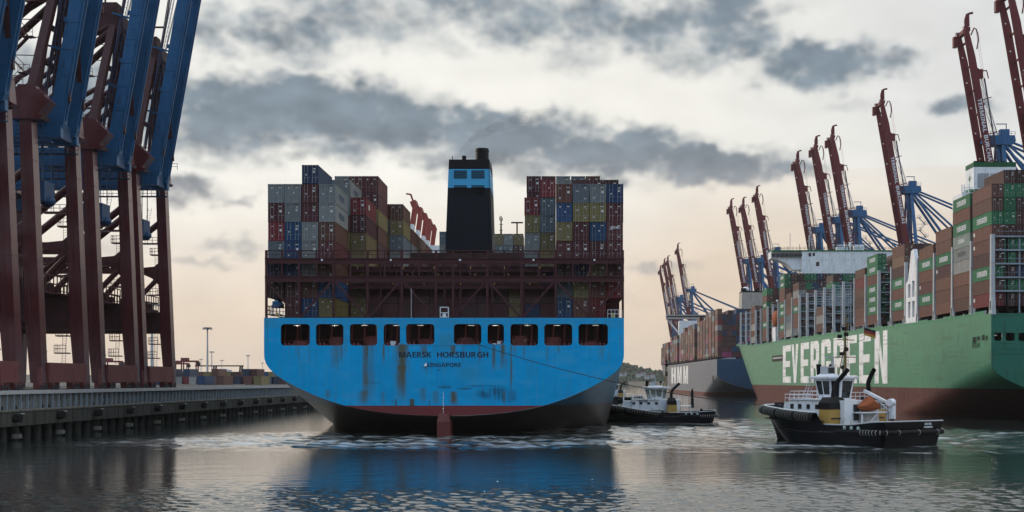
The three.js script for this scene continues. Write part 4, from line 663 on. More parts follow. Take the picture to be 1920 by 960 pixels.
  // bridge across the whole beam with its wings
  { const d = 527, z = -(d - GZ), h = sub('wheelhouse', ship), X0 = -GHALF - 1.5, X1 = GHALF + 1.5, Y = (py) => ly(py, d);
    const w = nb(); const bx = lx(1503, d); w.span(bx, -bx, 30, Y(471), z, z - 9); mesh('house', w.geo(), M.white, h);
    const wing = new THREE.Shape(); const pt = (px, py) => [(px - VX) / F * d - GC, Y(py)]; wing.moveTo(...pt(1446.5, 471)); wing.lineTo(...pt(1446.5, 484)); wing.quadraticCurveTo(...pt(1474, 488), ...pt(1487, 505)); wing.lineTo(bx, Y(505)); wing.lineTo(bx, Y(471)); wing.closePath();
    const wg = new THREE.ExtrudeGeometry(wing, { depth: 7, bevelEnabled: false }); for (const s of [1, -1]) { const m = mesh('bridge_wing', s > 0 ? wg : nb().add(wg, new THREE.Matrix4().makeScale(-1, 1, 1)).geo(), M.white, h); m.position.z = z - 8; }
    mesh('green_edge', nb().span(X0 - 0.3, X1 + 0.3, Y(471), Y(469), z + 0.3, z - 9.2).geo(), paint(0.015, 0.16, 0.06, 0.6), h);
    for (const [a, b] of [[1447.5, 1454], [1455.5, 1461], [1463, 1471], [1472.5, 1479], [1480.5, 1488], [1489.5, 1496], [1497.5, 1504]]) mesh('window', nb().span((a - VX) / F * d - GC, (b - VX) / F * d - GC, Y(481), Y(475), z + 0.02, z - 0.9).geo(), M.glass, h);
    for (const [a, b, y0, y1] of [[1516, 1521, 474, 481], [1523.5, 1528, 474, 480], [1530, 1536, 491, 499]]) mesh('window', nb().span((a - VX) / F * d - GC, (b - VX) / F * d - GC, Y(y1), Y(y0), z + 0.04, z - 0.2).geo(), M.glass, h);
    const ra = nb(), rr = rng(9); ra.rail([V(X0, Y(469), z), V(X1, Y(469), z)], 1.2, 1.6, 0.06); for (let x = X0 + 1; x < X1; x += 2.5 + 3 * rr()) ra.rod(V(x, Y(469), z - 1), V(x, Y(469) + 1.2 + 1.8 * rr(), z - 1), 0.1, 4); mesh('handrail', ra.geo(), M.dark, h).userData.kind = 'stuff';
    const mx = lx(1598, d); mesh('radar_mast', nb().span(mx - 5.4, mx - 1, Y(469), Y(461), z - 3, z - 6).span(mx + 1.5, mx + 5.5, Y(469), Y(459), z - 3, z - 6).rod(V(mx, Y(469), z - 4), V(mx, Y(452), z - 4), 0.5, 6).span(mx - 5, mx + 6, Y(458), Y(457), z - 4, z - 5).geo(), M.white, h);
    mesh('aerial', nb().rod(V(lx(1483, d), Y(469), z - 2), V(lx(1483, d), Y(436), z - 2), 0.12, 4).rod(V(lx(1519, d), Y(469), z - 2), V(lx(1519, d), Y(440), z - 2), 0.28, 5).geo(), M.lgrey, h); }
  // lifeboat and its davit on the near side under the wing
  { const d = 529, z = -(d - GZ), l = sub('lifeboat_station', ship); mesh('davit', nb().span(-GHALF + 0.2, -GHALF + 3, 22, 30, z - 1.5, z - 9).geo(), M.white, l); const b = nb().ball(1.5, 3.4, 4.6, -GHALF + 0.9, 33.4, z - 4.6, 16); mesh('lifeboat', b.geo(), M.orange, l); mesh('floodlight', nb().ball(0.5, 0.5, 0.5, -GHALF + 1, 40.5, z - 2).geo(), M.white, l); }
  // cargo: outer stacks by bay, from the bottom tier up; * after a letter marks a lettered side
  const P = 2.77, stuff = [], group = 'containers stacked on the green ship', DK = (s) => deck(s) + 1.55;
  const nm = ['aftmost bay', 'second bay from aft', 'third bay from aft', 'fourth bay from aft', 'bay ahead of the white tower', 'bay below the bridge\'s far end', 'short red-topped bay amidships', 'three-high bay amidships', 'pale-banded bay under the bridge', 'blue-banded bay under the bridge', 'tall bay against the bridge', 'bay just ahead of the bridge', 'foremost bay'];
  const outer = [
    [266.9, 'RN*E*DNNE*NN', { 2: 'evergreen', 6: 'evergreen', 0: 'mark', 4: 'mark', 5: 'mark' }, 'RNEDNNENN'], [280.8, '', { 8: 'evergreen', 6: 'evergreen', 5: 'china', 4: 'triton' }, 'NNNWWLENE'.replace('WW', 'WG')], [294.1, '', { 4: 'evergreen', 3: 'mark' }, 'NNNMENN'], [308.3, '', { 1: 'evergreen', 4: 'evergreen', 2: 'mark' }, 'NEMNEN'],
    [333.9, '', { 1: 'evergreen', 3: 'evergreen' }, 'NENEDTN'], [361.9, '', { 1: 'evergreen', 2: 'evergreen', 3: 'evergreen', 5: 'evergreen', 6: 'evergreen' }, 'NEEENEE'], [376.9, '', {}, 'NNDNRN'], [435.5, '', {}, 'NWN'], [479.9, '', { 3: 'evergreen' }, 'SNNENWN'], [494.9, '', {}, 'WGSNN' + 'N'], [509.8, '', { 1: 'evergreen', 3: 'evergreen', 4: 'evergreen', 7: 'evergreen', 8: 'evergreen' }, 'NENEENNEE'], [553, '', { 2: 'evergreen', 5: 'evergreen' }, 'NNENNENE'], [586, '', {}, 'WNWNNN'],
  ];
  outer.forEach(([d, , txt, code], b) => {
    const s = d - GZ, z = -d - CL / 2, n = code.length;
    [...code].forEach((ch, t) => { const low = ch.toLowerCase(); container('green', low, GX + 0.35 + CW / 2, DK(s) + t * P, z, `${TONE[low][0]} container, ${t === n - 1 ? 'top' : ORD[t]} tier, outer stack, ${nm[b]}, green ship`, group, txt[t]); });
    // columns inboard
    const r = rng(500 + b); for (let c = 1; c < 24; c++) { let hgt = b === 7 ? 3 : clamp(n + (r() < 0.4 ? -1 : 0) + (r() < 0.15 ? 1 : 0), 1, 9); if (b === 0) hgt = 10 - (c === 0); if (b === 10) hgt = 9; if (b === 6 && c > 3) hgt = 7; if (b === 4 && c > 2) hgt = n; 
      for (let t = 0; t < hgt; t++) {
        let ch = pick(['d', 'd', 'm', 'n', 'e', 'd', 'e', 'k', 'n'], r);
        if (b === 0 && c <= 2) { ch = ['dedeedeeed', 'dekdeddded'][c - 1][t]; container('green', ch, GX + 0.35 + CW / 2 + c * 2.5, DK(s) + t * P, z, `${TONE[ch][0]} container, ${t === 9 ? 'top' : ORD[t]} tier, ${['second', 'third'][c - 1]} stack across the green ship's stern`, group); continue; }
        if (b === 10 && t > 6 && c < 14) { ch = t === 8 ? ['e', 'd', 'd', 'e', 'e', 'k', 'd', 'e', 'k', 'e', 'e', 'e', 'e', 'd'][c] : ['d', 'd', 'd', 'd', 'd', 'm', 'd', 'd', 'd', 'e', 'd', 'e', 'e', 'd'][c]; if (individuals < 300) { container('green', ch, GX + 0.35 + CW / 2 + c * 2.5, DK(s) + t * P, z, `${TONE[ch][0]} container, ${t === 8 ? 'top' : 'next to top'} tier, ${['', 'second', 'third', 'fourth', 'fifth', 'sixth', 'seventh', 'eighth', 'ninth', 'tenth', 'eleventh', 'twelfth', 'thirteenth', 'fourteenth'][c]} across below the green ship's bridge`, group); continue; } }
        stuff.push([GX + 0.35 + CW / 2 + c * 2.5, DK(s) + t * P, z, ch]);
      } }
  });
  { const r = rng(55); for (const d of [391, 406.5, 421, 450.5, 465.3, 347.8]) for (let c = 5; c < 24; c++) { const hgt = 1 + Math.floor(r() * (d < 360 ? 6 : 3)); for (let t = 0; t < hgt; t++) stuff.push([GX + 0.35 + CW / 2 + c * 2.5, DK(d - GZ) + t * P, -d - CL / 2, pick(['d', 'n', 'e', 'd', 'k', 'm'], r)]); } }
  stuffRow('container_rows', 'containers of the inner rows standing on the green ship', 2.75, stuff);
}
// block capitals of the hull names, w by h metres, standing on y = 0
function hullLetter(ch, w, h) {
  const s = new THREE.Shape(), t = w * 0.36, k = h * 0.165, box = (x0, x1, y0, y1) => { const q = new THREE.Shape([[x0, y0], [x1, y0], [x1, y1], [x0, y1]].map(([x, y]) => new THREE.Vector2(x - w / 2, y))); return q; }, poly = (p) => new THREE.Shape(p.map(([x, y]) => new THREE.Vector2(x - w / 2, y)));
  let S_ = [];
  if (ch === 'E') S_ = [poly([[0, 0], [w, 0], [w, k], [t, k], [t, h * 0.42], [w * 0.9, h * 0.42], [w * 0.9, h * 0.58], [t, h * 0.58], [t, h - k], [w, h - k], [w, h], [0, h]])];
  if (ch === 'V') S_ = [poly([[w * 0.34, 0], [w * 0.66, 0], [w, h], [w * 0.66, h], [w * 0.5, h * 0.3], [w * 0.34, h], [0, h]])];
  if (ch === 'N') S_ = [poly([[0, 0], [t * 0.92, 0], [t * 0.92, h * 0.62], [w - t, 0], [w, 0], [w, h], [w - t * 0.92, h], [w - t * 0.92, h * 0.38], [t, h], [0, h]])];
  if (ch === 'H') S_ = [poly([[0, 0], [t, 0], [t, h * 0.42], [w - t, h * 0.42], [w - t, 0], [w, 0], [w, h], [w - t, h], [w - t, h * 0.57], [t, h * 0.57], [t, h], [0, h]])];
  if (ch === 'M') S_ = [poly([[0, 0], [t * 0.75, 0], [t * 0.75, h * 0.7], [w * 0.42, 0], [w * 0.58, 0], [w - t * 0.75, h * 0.7], [w - t * 0.75, 0], [w, 0], [w, h], [w - t * 0.95, h], [w * 0.5, h * 0.35], [t * 0.95, h], [0, h]])];
  if (ch === 'R') { const o = poly([[0, 0], [t, 0], [t, h * 0.36], [w * 0.52, h * 0.36], [w - t, h * 0.28], [w - t, 0], [w, 0], [w, h * 0.3], [w * 0.86, h * 0.43], [w, h * 0.55], [w, h * 0.9], [w * 0.84, h], [0, h]]); o.holes.push(new THREE.Path([[t, h * 0.53], [w - t, h * 0.57], [w - t, h * 0.8], [t, h - k]].map(([x, y]) => new THREE.Vector2(x - w / 2, y)))); S_ = [o]; }
  if (ch === 'G') S_ = [poly([[w * 0.16, 0], [w, 0], [w, h * 0.5], [w * 0.5, h * 0.5], [w * 0.5, h * 0.36], [w - t, h * 0.36], [w - t, k], [t, k], [t, h - k], [w - t, h - k], [w - t, h * 0.68], [w, h * 0.68], [w, h * 0.92], [w * 0.84, h], [w * 0.16, h], [0, h * 0.92], [0, h * 0.08]])];
  const g = new THREE.ExtrudeGeometry(S_, { depth: 0.03, bevelEnabled: false }), b = nb().add(g).geo(), p = b.attributes.position, u = b.attributes.uv; for (let q = 0; q < p.count; q++) u.setXY(q, p.getX(q) + h, p.getY(q) + 3); return b;
}

// ---------------------------------------------------------------- the grey ship beyond
{
  const HZ = 690, HX = 84, half = 30.5, C = HX + half, ship = thing('container_ship', 'dark blue-sterned container ship with HMM on its grey side, beyond the green one', 'ship', [C, 0, -HZ]);
  const hull = hullShape({ half, L: 402, k: 0.17, start: 0.35, boot: 1.8, deck: (s) => 19.7 + 1.5 * sstep(280, 400, s) });
  mesh('hull', hull.above, new THREE.MeshPhysicalMaterial({ map: hullTex, roughness: 0.42, color: new THREE.Color().setRGB(0.11, 0.13, 0.165) }), ship);
  mesh('boot_top', hull.below, new THREE.MeshPhysicalMaterial({ map: hullTex, roughness: 0.75, specularIntensity: 0.45, color: new THREE.Color().setRGB(0.15, 0.055, 0.042) }), ship);
  const g = new THREE.ExtrudeGeometry(outlineShape(half + 0.002, 19.7, []), { depth: 0.35, bevelEnabled: false }); g.translate(0, 0, -0.35); mesh('transom', g, new THREE.MeshPhysicalMaterial({ map: hullTex, roughness: 0.5, color: new THREE.Color().setRGB(0.009, 0.05, 0.115) }), ship);
  nb().span(-half + 0.2, half - 0.2, 19, 19.5, -0.4, -360).build('deck', M.dark, ship);
  const sp = sub('hull_name', ship); [['H', 1259, 1267.2], ['M', 1270, 1278.2], ['M', 1281.3, 1290]].forEach(([ch, a, b]) => { const d0 = HX * F / (a - VX), d1 = HX * F / (b - VX), m = mesh('letter', hullLetter(ch, d0 - d1, 11.6), M.hullWhite, sp); m.rotation.y = -Math.PI / 2; m.position.set(-half - 0.004, 6.3, -((d0 + d1) / 2 - HZ)); });
  { const d = HX * F / (1337 - VX), z = -(d - HZ); nb().span(-half - 0.03, -half + 0.1, EYE - 5 / F * d + 1, EYE + 1 / F * d + 2.5, z + 3, z - 3).build('shell_door', M.black, ship); }
  { const b = nb(), r = rng(8); for (let s = 6; s < 350; s += 7.3) b.span(-half + 0.1, -half + 0.7, 19.4, 21.2 + r(), -s, -s - 0.7); b.build('stanchion', M.dark, ship).userData.kind = 'stuff'; }
  { const d = 1000, z = -(d - HZ), h = sub('wheelhouse', ship); mesh('house', nb().span(-half + 9, half - 9, 24, 54, z, z - 10).geo(), M.white, h); mesh('bridge_wing', nb().span(-half - 1, half + 1, 55.5, 58.6, z, z - 6).geo(), paint(0.42, 0.41, 0.38, 0.6), h); mesh('wing_strut', nb().bar(V(-half - 0.5, 56, z - 3), V(-half + 11, 42, z - 3), 1.2).geo(), M.white, h); mesh('window_band', nb().span(-half - 0.8, half + 0.8, 56.6, 57.8, z + 0.05, z).geo(), M.glass, h); }
  { const d = 752, z = -(d - HZ), f = sub('funnel', ship), lx = (px) => (px - VX) / F * d - C, ly = (py) => EYE + (VY - py) / F * d; mesh('funnel_casing', nb().prism([[24, lx(1388), lx(1437), z - 14, z], [ly(548), lx(1392), lx(1436), z - 13, z - 1]]).geo(), paint(0.40, 0.37, 0.33, 0.6), f); mesh('funnel_top', nb().span(lx(1392), lx(1436), ly(548), ly(545.5), z - 13, z - 1).geo(), M.black, f); mesh('exhaust_pipe', nb().cyl(1.6, 1.6, 2.4, lx(1397), ly(543), z - 6).cyl(1.4, 1.4, 2.2, lx(1422), ly(543), z - 6).geo(), M.black, f); mesh('radome', nb().ball(2.1, 1.6, 2.1, lx(1402), ly(541), z - 8).geo(), M.white, f); }
  const stuff = [], r = rng(313), codes = ['n', 'n', 'd', 'm', 'n', 't', 'p', 'w', 'g', 'n', 'n', 'd', 'd', 's', 'r', 't', 'n', 'm'], inner = ['d', 'm', 'k', 'b', 'd', 'n', 'p', 'd', 'd', 'k'];
  const hts = [9, 9, 9, 9, 8, 8, 9, 0, 8, 8, 8, 7, 8, 7, 7, 0, 7, 7, 6, 7, 0, 6, 6, 6, 6, 5];
  hts.forEach((n, k) => { const d = 692 + 14.6 * k; for (let c = 0; c < 24; c++) { let m = n; if (c > 0 && r() < 0.3) m--; if (k === 0 && c > 9) m = 8; for (let t = 0; t < m; t++) { if (k > 0 && c > 2 && c < 22 && t < m - 2) continue; stuff.push([HX + 0.5 + CW / 2 + c * 2.47, 20.6 + t * 2.85, -d - CL / 2, c === 0 ? pick(codes, r) : pick(inner, r)]); } } });
  stuffRow('container_rows', 'brown, pink and grey containers stacked along the grey ship', 2.83, stuff);
}
// ---------------------------------------------------------------- ship-to-shore cranes, booms raised
// built at the quay's edge facing +x (water); w = +1, or facing -x with w = -1
function gantryCrane(o) {
  const { w, main, boomMat, legTop, hinge, apex, boomL, gz, legZ, gauge, lean } = o, X = (x) => w * x, t = thing(o.name, o.label, 'crane', [0, 0, 0], 0, o.group);
  const P = (x, y, z) => V(X(x), y, z), span = (b, x0, x1, y0, y1, z0, z1) => b.span(X(x0), X(x1), y0, y1, z0, z1);
  const lv = (b, rows, zc, hz) => b.prism(rows.map(([y, a, c]) => [y, Math.min(X(a), X(c)), Math.max(X(a), X(c)), zc - hz, zc + hz]));
  const base = 7.9;
  for (const s of [1, -1]) {
    mesh('leg', lv(nb(), [[base, -1.78, 0], [17.6, -2.62, -0.42], [22.5, -2.72, -0.62], [legTop, -3.45, -1.68]], s * legZ, 1.12).geo(), main, t);
    mesh('leg', lv(nb(), [[base, -gauge - 0.9, -gauge + 0.9], [18, -gauge - 1.2, -gauge + 1.2], [legTop, -gauge - 1, -gauge + 1]], s * legZ, 1.0).geo(), main, t);
    const pb = nb(); span(pb, -gauge, -2.4, 17.6, 21.9, s * legZ - 0.8, s * legZ + 0.8); mesh('portal_beam', pb.geo(), o.dark, t);
    const tie = nb(); span(tie, -gauge, -2.6, 29.6, 30.75, s * legZ - 0.5, s * legZ + 0.5); mesh('tie_beam', tie.geo(), main, t);
    const gs = nb(); gs.add(new THREE.ExtrudeGeometry(new THREE.Shape([[-2.8, 32], [-2.8, 27], [-4.4, 28.6], [-6.6, 29.6], [-6.6, 30.75], [-4, 31]].map(([x, y]) => new THREE.Vector2(X(x), y))), { depth: 0.8, bevelEnabled: false }), new THREE.Matrix4().makeTranslation(0, 0, s * legZ - 0.4)); mesh('gusset', gs.geo(), main, t);
    mesh('brace', nb().rod(P(-3.4, 28.6, s * legZ), P(-9.8, 22, s * legZ), 0.5, 10).geo(), main, t);
    mesh('brace', nb().rod(P(-3.2, 39.6, s * legZ), P(-gauge + 1, 18, s * legZ), 0.62, 10).geo(), main, t);
    mesh('leg_head', lv(nb(), s < 0 ? [[legTop - 0.5, -4.4, -0.9], [legTop - 0.1, -4.6, -0.6], [legTop + 0.2, -4.2, -1.0], [legTop + 4.2, -3.5, -1.4]] : [[legTop - 0.5, -4.7, -0.2], [legTop - 0.1, -5, 0.3], [legTop + 0.2, -4.4, -0.5], [legTop + 2.2, -4.3, 1.1], [legTop + 4.6, -3.5, -1.3]], s * legZ, s < 0 ? 1.2 : 1.5).geo(), main, t);
  }
  { const b = nb(); for (const s of [1, -1]) for (const [y, a, c] of [[12.5, -2.12, -0.18], [17.6, -2.66, -0.38], [26, -2.86, -0.78], [34, -3.06, -1.12], [41, -3.26, -1.4]]) lv(b, [[y, a - 0.05, c + 0.05], [y + 0.14, a - 0.05, c + 0.05]], s * legZ, 1.18); for (const s of [1, -1]) { b.rod(P(-1.6, 11, s * legZ + 1.17), P(-2.9, 46, s * legZ + 1.17), 0.06, 5); b.rod(P(-1.2, 11, s * legZ + 1.17), P(-2.5, 46, s * legZ + 1.17), 0.035, 4); } mesh('flange_ring', b.geo(), main, t).userData.kind = 'stuff'; }
  mesh('sill_beam', span(nb(), -1.6, 0.25, 7.95, 10.95, -legZ + 1.13, legZ - 1.13).geo(), o.sill, t); mesh('sill_beam', span(nb(), -gauge - 0.9, -gauge + 0.9, 7.95, 10.95, -legZ + 1.02, legZ - 1.02).geo(), o.sill, t);
  { const b = nb(), wh = nb(); for (const x of [-0.7, -gauge]) for (const z of [-legZ, -legZ + 4.6, legZ - 4.6, legZ]) { lv(b, [[6.95, x - 0.5, x + 0.5], [7.95, x - 0.55, x + 0.55]], z, 1.5); b.box(0.5, 2.6, 0.7, X(x + 0.75), 8.9, z + 2.2); for (const dz of [-1.0, 0, 1.0]) wh.cyl(0.42, 0.42, 0.5, X(x + 0.35), 7.25, z + dz, 12, 0, Math.PI / 2); } mesh('bogie', b.geo(), o.sill, t).userData.kind = 'stuff'; mesh('wheel', wh.geo(), M.dark, t).userData.kind = 'stuff'; }
  // cross beams along the quay
  mesh('cross_beam', span(nb(), -gauge - 0.8, -gauge + 0.8, 17.6, 21.9, -legZ, legZ).geo(), o.dark, t);
  mesh('cross_beam', span(nb(), -4.2, -2.2, legTop + 0.4, legTop + 2.5, -legZ, legZ).geo(), main, t); mesh('cross_beam', span(nb(), -gauge - 1, -gauge + 1, legTop - 2.4, legTop - 0.1, -legZ, legZ).geo(), main, t);
  { const b = nb(); span(b, -8.2, -3.2, 21.95, 22.25, -legZ, legZ); b.rail([P(-3.3, 22.25, legZ), P(-3.3, 22.25, -legZ)], 2.6, 1.5, 0.1).rail([P(-8.1, 22.25, legZ), P(-8.1, 22.25, -legZ)], 2.4, 1.5, 0.08); const r = rng(3); for (let z = -legZ + 2; z < legZ - 1; z += 2.2) b.box(1.5 + r(), 0.9 + r() * 0.9, 1.2, X(-5.5 + r()), 22.9, z); mesh('machinery_walkway', b.geo(), o.dark, t); }
  // trolley girders and the house behind
  for (const s of [1, -1]) { mesh('girder', span(nb(), -gauge - 16, 0.4, hinge - 3.1, hinge, s * gz / 2 - 0.55, s * gz / 2 + 0.55).geo(), o.blue, t); mesh('walkway', (() => { const b = nb(); span(b, -gauge - 14, -0.4, hinge - 4.2, hinge - 4.0, s * (gz / 2 + 1.9) - 0.5, s * (gz / 2 + 1.9) + 0.5); b.rail([P(-0.4, hinge - 4, s * (gz / 2 + 2.3)), P(-gauge - 14, hinge - 4, s * (gz / 2 + 2.3))], 1.2, 1.6, 0.05); for (let x = -2; x > -gauge - 14; x -= 4) b.bar(P(x, hinge - 4, s * (gz / 2 + 1.8)), P(x, hinge - 0.5, s * (gz / 2 + 1.2)), 0.12); return b.geo(); })(), o.blueDark, t); }
  mesh('girder_tie', (() => { const b = nb(); for (const x of [-0.2, -12, -24, -36]) span(b, x - 0.8, x, hinge - 2.9, hinge - 0.5, -gz / 2, gz / 2); return b.geo(); })(), o.blueDark, t);
  mesh('machine_house', span(nb(), -gauge - 14, -gauge - 3, hinge + 0.2, hinge + 6, -gz / 2 - 1.6, gz / 2 + 1.6).geo(), o.blue, t);
  { const b = nb(); span(b, -6.4, -2.8, hinge - 12.6, hinge - 9.4, -2.0, 2.0); span(b, -7.4, -5.8, hinge - 14.0, hinge - 12.2, -1.6, 1.2); b.ball(1.2, 0.9, 1.2, X(-3), hinge - 12.4, 0, 8); for (const [x, z] of [[-6, -1.6], [-3.2, -1.6], [-6, 1.6], [-3.2, 1.6], [-4.6, 1.6], [-4.6, -1.6]]) b.rod(P(x, hinge - 9.4, z), P(x, hinge - 3, z), 0.09, 4); mesh('trolley', b.geo(), o.blueDark, t); }
  // boom: two box girders and their ties
  const BX0 = -1.75, BX1 = 0.62, bp = (h, off, z) => P(off + lean * h, hinge - 0.6 + h, z);
  for (const s of [1, -1]) {
    const rows = [0, boomL * 0.86, boomL].map((h, i) => [hinge - 0.6 + h, BX0 + lean * h + (i === 2 ? 0.9 : 0), BX1 + lean * h - (i === 2 ? 0.25 : 0)]);
    const zc = s * (gz / 2 - 0.5); mesh('boom_girder', lv(nb(), rows, zc, 0.52).geo(), boomMat, t);
    const fl = nb(); for (const z of [-0.62, 0.62]) fl.bar(bp(0, BX1, zc + z), bp(boomL, BX1, zc + z), 0.16, 0.1); fl.bar(bp(0, BX1 + 0.12, zc), bp(boomL * 0.98, BX1 + 0.12, zc), 0.24, 0.16); mesh('flange', fl.geo(), boomMat, t);
    mesh('heel', lv(nb(), [[hinge - 1.9, BX0 + 0.3, BX1 - 0.3], [hinge - 0.8, BX0 - 0.7, BX1 + 0.1], [hinge + 2.4, BX0 + 0.1, BX1 + 0.3]], zc, 0.75).geo(), boomMat, t);
  }
  { const b = nb(); for (let h = 3; h < boomL * 0.84; h += 4.1) { b.bar(bp(h, BX0, gz / 2 + 0.045), bp(h, BX1, gz / 2 + 0.045), 0.1, 0.06); if (Math.round(h) % 3 === 0) b.box(0.5, 0.7, 0.4, bp(h, BX0 - 0.2, 0).x, hinge + h, gz / 2 - 0.6); } b.bar(bp(2, BX1 - 0.35, gz / 2 + 0.05), bp(boomL * 0.84, BX1 - 0.35, gz / 2 + 0.05), 0.05, 0.07); mesh('stiffener', b.geo(), boomMat, t).userData.kind = 'stuff'; }
  { const b = nb(); for (let h = 4; h < boomL; h += boomL / 9) b.bar(bp(h, -1.2, -gz / 2 + 0.6), bp(h, -1.2, gz / 2 - 0.6), 0.5, 0.6); mesh('boom_tie', b.geo(), boomMat, t).userData.kind = 'stuff'; }
  { const b = nb(); for (const f of [0.16, 0.33, 0.5, 0.66]) b.bar(bp(boomL * f, BX0, gz / 2 - 0.3), bp(boomL * f + 0.9, BX0 - 3.2, gz / 2 - 0.3), 0.3, 0.3); mesh('bracket', b.geo(), boomMat, t).userData.kind = 'stuff'; }
  { const b = nb(), A = bp(1, BX0 - 0.9, gz / 2 - 0.2), B = bp(boomL * 0.8, BX0 - 0.9, gz / 2 - 0.2); b.ladder(A, B, 0.6, V(1, 0, 0), 0.9); b.rod(bp(1, BX0 - 1.5, gz / 2), bp(boomL * 0.8, BX0 - 1.5, gz / 2), 0.06, 4); mesh('boom_walkway', b.geo(), boomMat, t).userData.kind = 'stuff'; }
  { const b = nb(), h = boomL; b.bar(bp(h - 1, -0.8, -gz / 2), bp(h - 1, -0.8, gz / 2), 1.6, 1.4); span(b, BX1 + lean * h - 0.3, BX1 + lean * h + 1.0, hinge + h - 6, hinge + h - 2.2, -gz / 2 - 0.2, -gz / 2 + 1.6); b.tube([bp(h, -0.2, gz / 2 - 0.5), bp(h + 2.5, -0.6, gz / 2 - 0.5), bp(h + 4.3, -1.8, gz / 2 - 0.5), bp(h + 4.8, -3.6, gz / 2 - 0.5)], 0.42, 14, 6); b.bar(bp(h, -1, gz / 2 - 0.5), bp(h + 4.4, -1.6, gz / 2 - 0.5), 1.1, 0.9); b.tube([bp(h - 3, -1.6, gz / 2 - 0.5), bp(h - 0.4, -3.4, gz / 2 - 0.5), bp(h - 4, -4, gz / 2 - 0.5), bp(h - 8, -2.8, gz / 2 - 0.5)], 0.25, 12, 5); b.ladder(bp(h - 20, BX0 - 1.7, gz / 2 - 0.5), bp(h - 2, BX0 - 2.2, gz / 2 - 0.5), 0.7, V(1, 0, 0), 1.1); mesh('boom_tip', b.geo(), o.tip ?? boomMat, t); }
  { const b = nb(); span(b, 0, 0, 0, 0, 0, 0); const q = nb(), h = boomL * 0.78; q.bar(bp(h, BX0, gz / 2 - 0.5), bp(h, BX0 - 1.6, gz / 2 - 0.5), 3.2, 1.2); q.bar(bp(h + 1, BX0 - 1, gz / 2 - 0.5), bp(h + 1.2, BX0 - 3.2, gz / 2 - 0.5), 0.35); q.bar(bp(h + 1.2, BX0 - 3.2, gz / 2 - 0.5), bp(h - 1.6, BX0 - 3.4, gz / 2 - 0.5), 0.3); mesh('stay_anchor', q.geo(), boomMat, t); }
  // pylon, head, stays
  const pyl = o.pylon;
  for (const s of [1, -1]) {
    mesh('pylon_leg', nb().bar(P(-2.4, legTop + 3.6, s * (legZ - 0.6)), P(-1.0, apex, s * 1.7), 1.25, 1.15).geo(), pyl, t);
    mesh('pylon_strut', nb().bar(P(-3.6, legTop + 2, s * gz / 2), P(-1.6, apex - 1, s * 1.4), 0.55, 0.5).bar(P(-1.2, legTop + 3, s * gz / 4), P(-0.4, apex - 1, s * 0.9), 0.5, 0.4).bar(P(1.2, legTop + 3.5, s * gz / 2.2), P(0.4, apex - 1, s * 1.2), 0.8, 0.6).geo(), pyl, t);
    mesh('back_stay', nb().rod(P(-1.6, apex, s * 2), P(-gauge - 8, hinge - 0.4, s * gz / 2), 0.48, 8).geo(), pyl, t);
    mesh('back_stay', nb().rod(P(-1.6, apex - 1, s * 2), P(-gauge + 6, hinge - 0.4, s * gz / 2), 0.62, 8).geo(), pyl, t);
    if (w < 0) mesh('back_stay', nb().rod(P(-1.6, apex + 0.6, s * 2), P(-gauge - 16, hinge + apex * 0.18, s * gz / 2), 0.45, 8).geo(), pyl, t);
    mesh('back_stay', nb().rod(P(-3, legTop + 4, s * legZ), P(-gauge + 8, hinge + 9, s * gz / 2.4), 0.3, 6).geo(), pyl, t);
    const b = nb(); for (const f of [0, 0.5]) b.rod(P(0.3, apex + 1.6, s * (1 + f)), bp(boomL * 0.8, BX0 - 0.6, s * (gz / 2 - 0.6 - f)), 0.085, 4); b.rod(P(0.2, apex + 1.8, s * 0.5), bp(boomL * 0.78, BX0 - 1.4, s * 0.8), 0.085, 4); mesh('hoist_cable', b.geo(), M.lgrey, t).userData.kind = 'stuff';
    mesh('fore_stay', nb().bar(bp(boomL * 0.06, BX0 - 1.3, s * (gz / 2 - 0.5)), bp(boomL * 0.76, BX0 - 2.0, s * (gz / 2 - 0.5)), 0.42, 0.3).geo(), o.stay, t);
  }
  { const b = nb(); lv(b, w > 0 ? [[apex - 2.0, -3.2, 0.0], [apex - 0.4, -4.2, 0.9], [apex + 1.9, -4, 0.7]] : [[apex - 1.4, -4.2, 3.2], [apex - 0.2, -5.4, 5.4], [apex + 1.9, -5, 4.8]], 0, w > 0 ? 2.2 : 3.0); b.box(3.2, 2.6, 2.4, X(-2.0), apex + 3, 0.4); b.rail([P(-5.2, apex + 1.9, 2.9), P(w > 0 ? 0.7 : 5, apex + 1.9, 2.9)], 1.3, 1.4, 0.06); b.bar(P(-2.6, apex + 4, 1), P(-2.6, apex + 6.2, 1), 0.25); b.bar(P(-2.8, apex + 6.2, 1), P(1.0, apex + 6.2, 1), 0.3); mesh('pylon_head', b.geo(), pyl, t); }
  { const b = nb(); for (const [y, k] of [[0.3, 1], [0.62, 1]]) { const yy = lerp(legTop + 4, apex, y); b.bar(P(-2, yy, -legZ * (1 - y)), P(-2, yy, legZ * (1 - y)), 0.7, 0.6); } mesh('pylon_tie', b.geo(), pyl, t); }
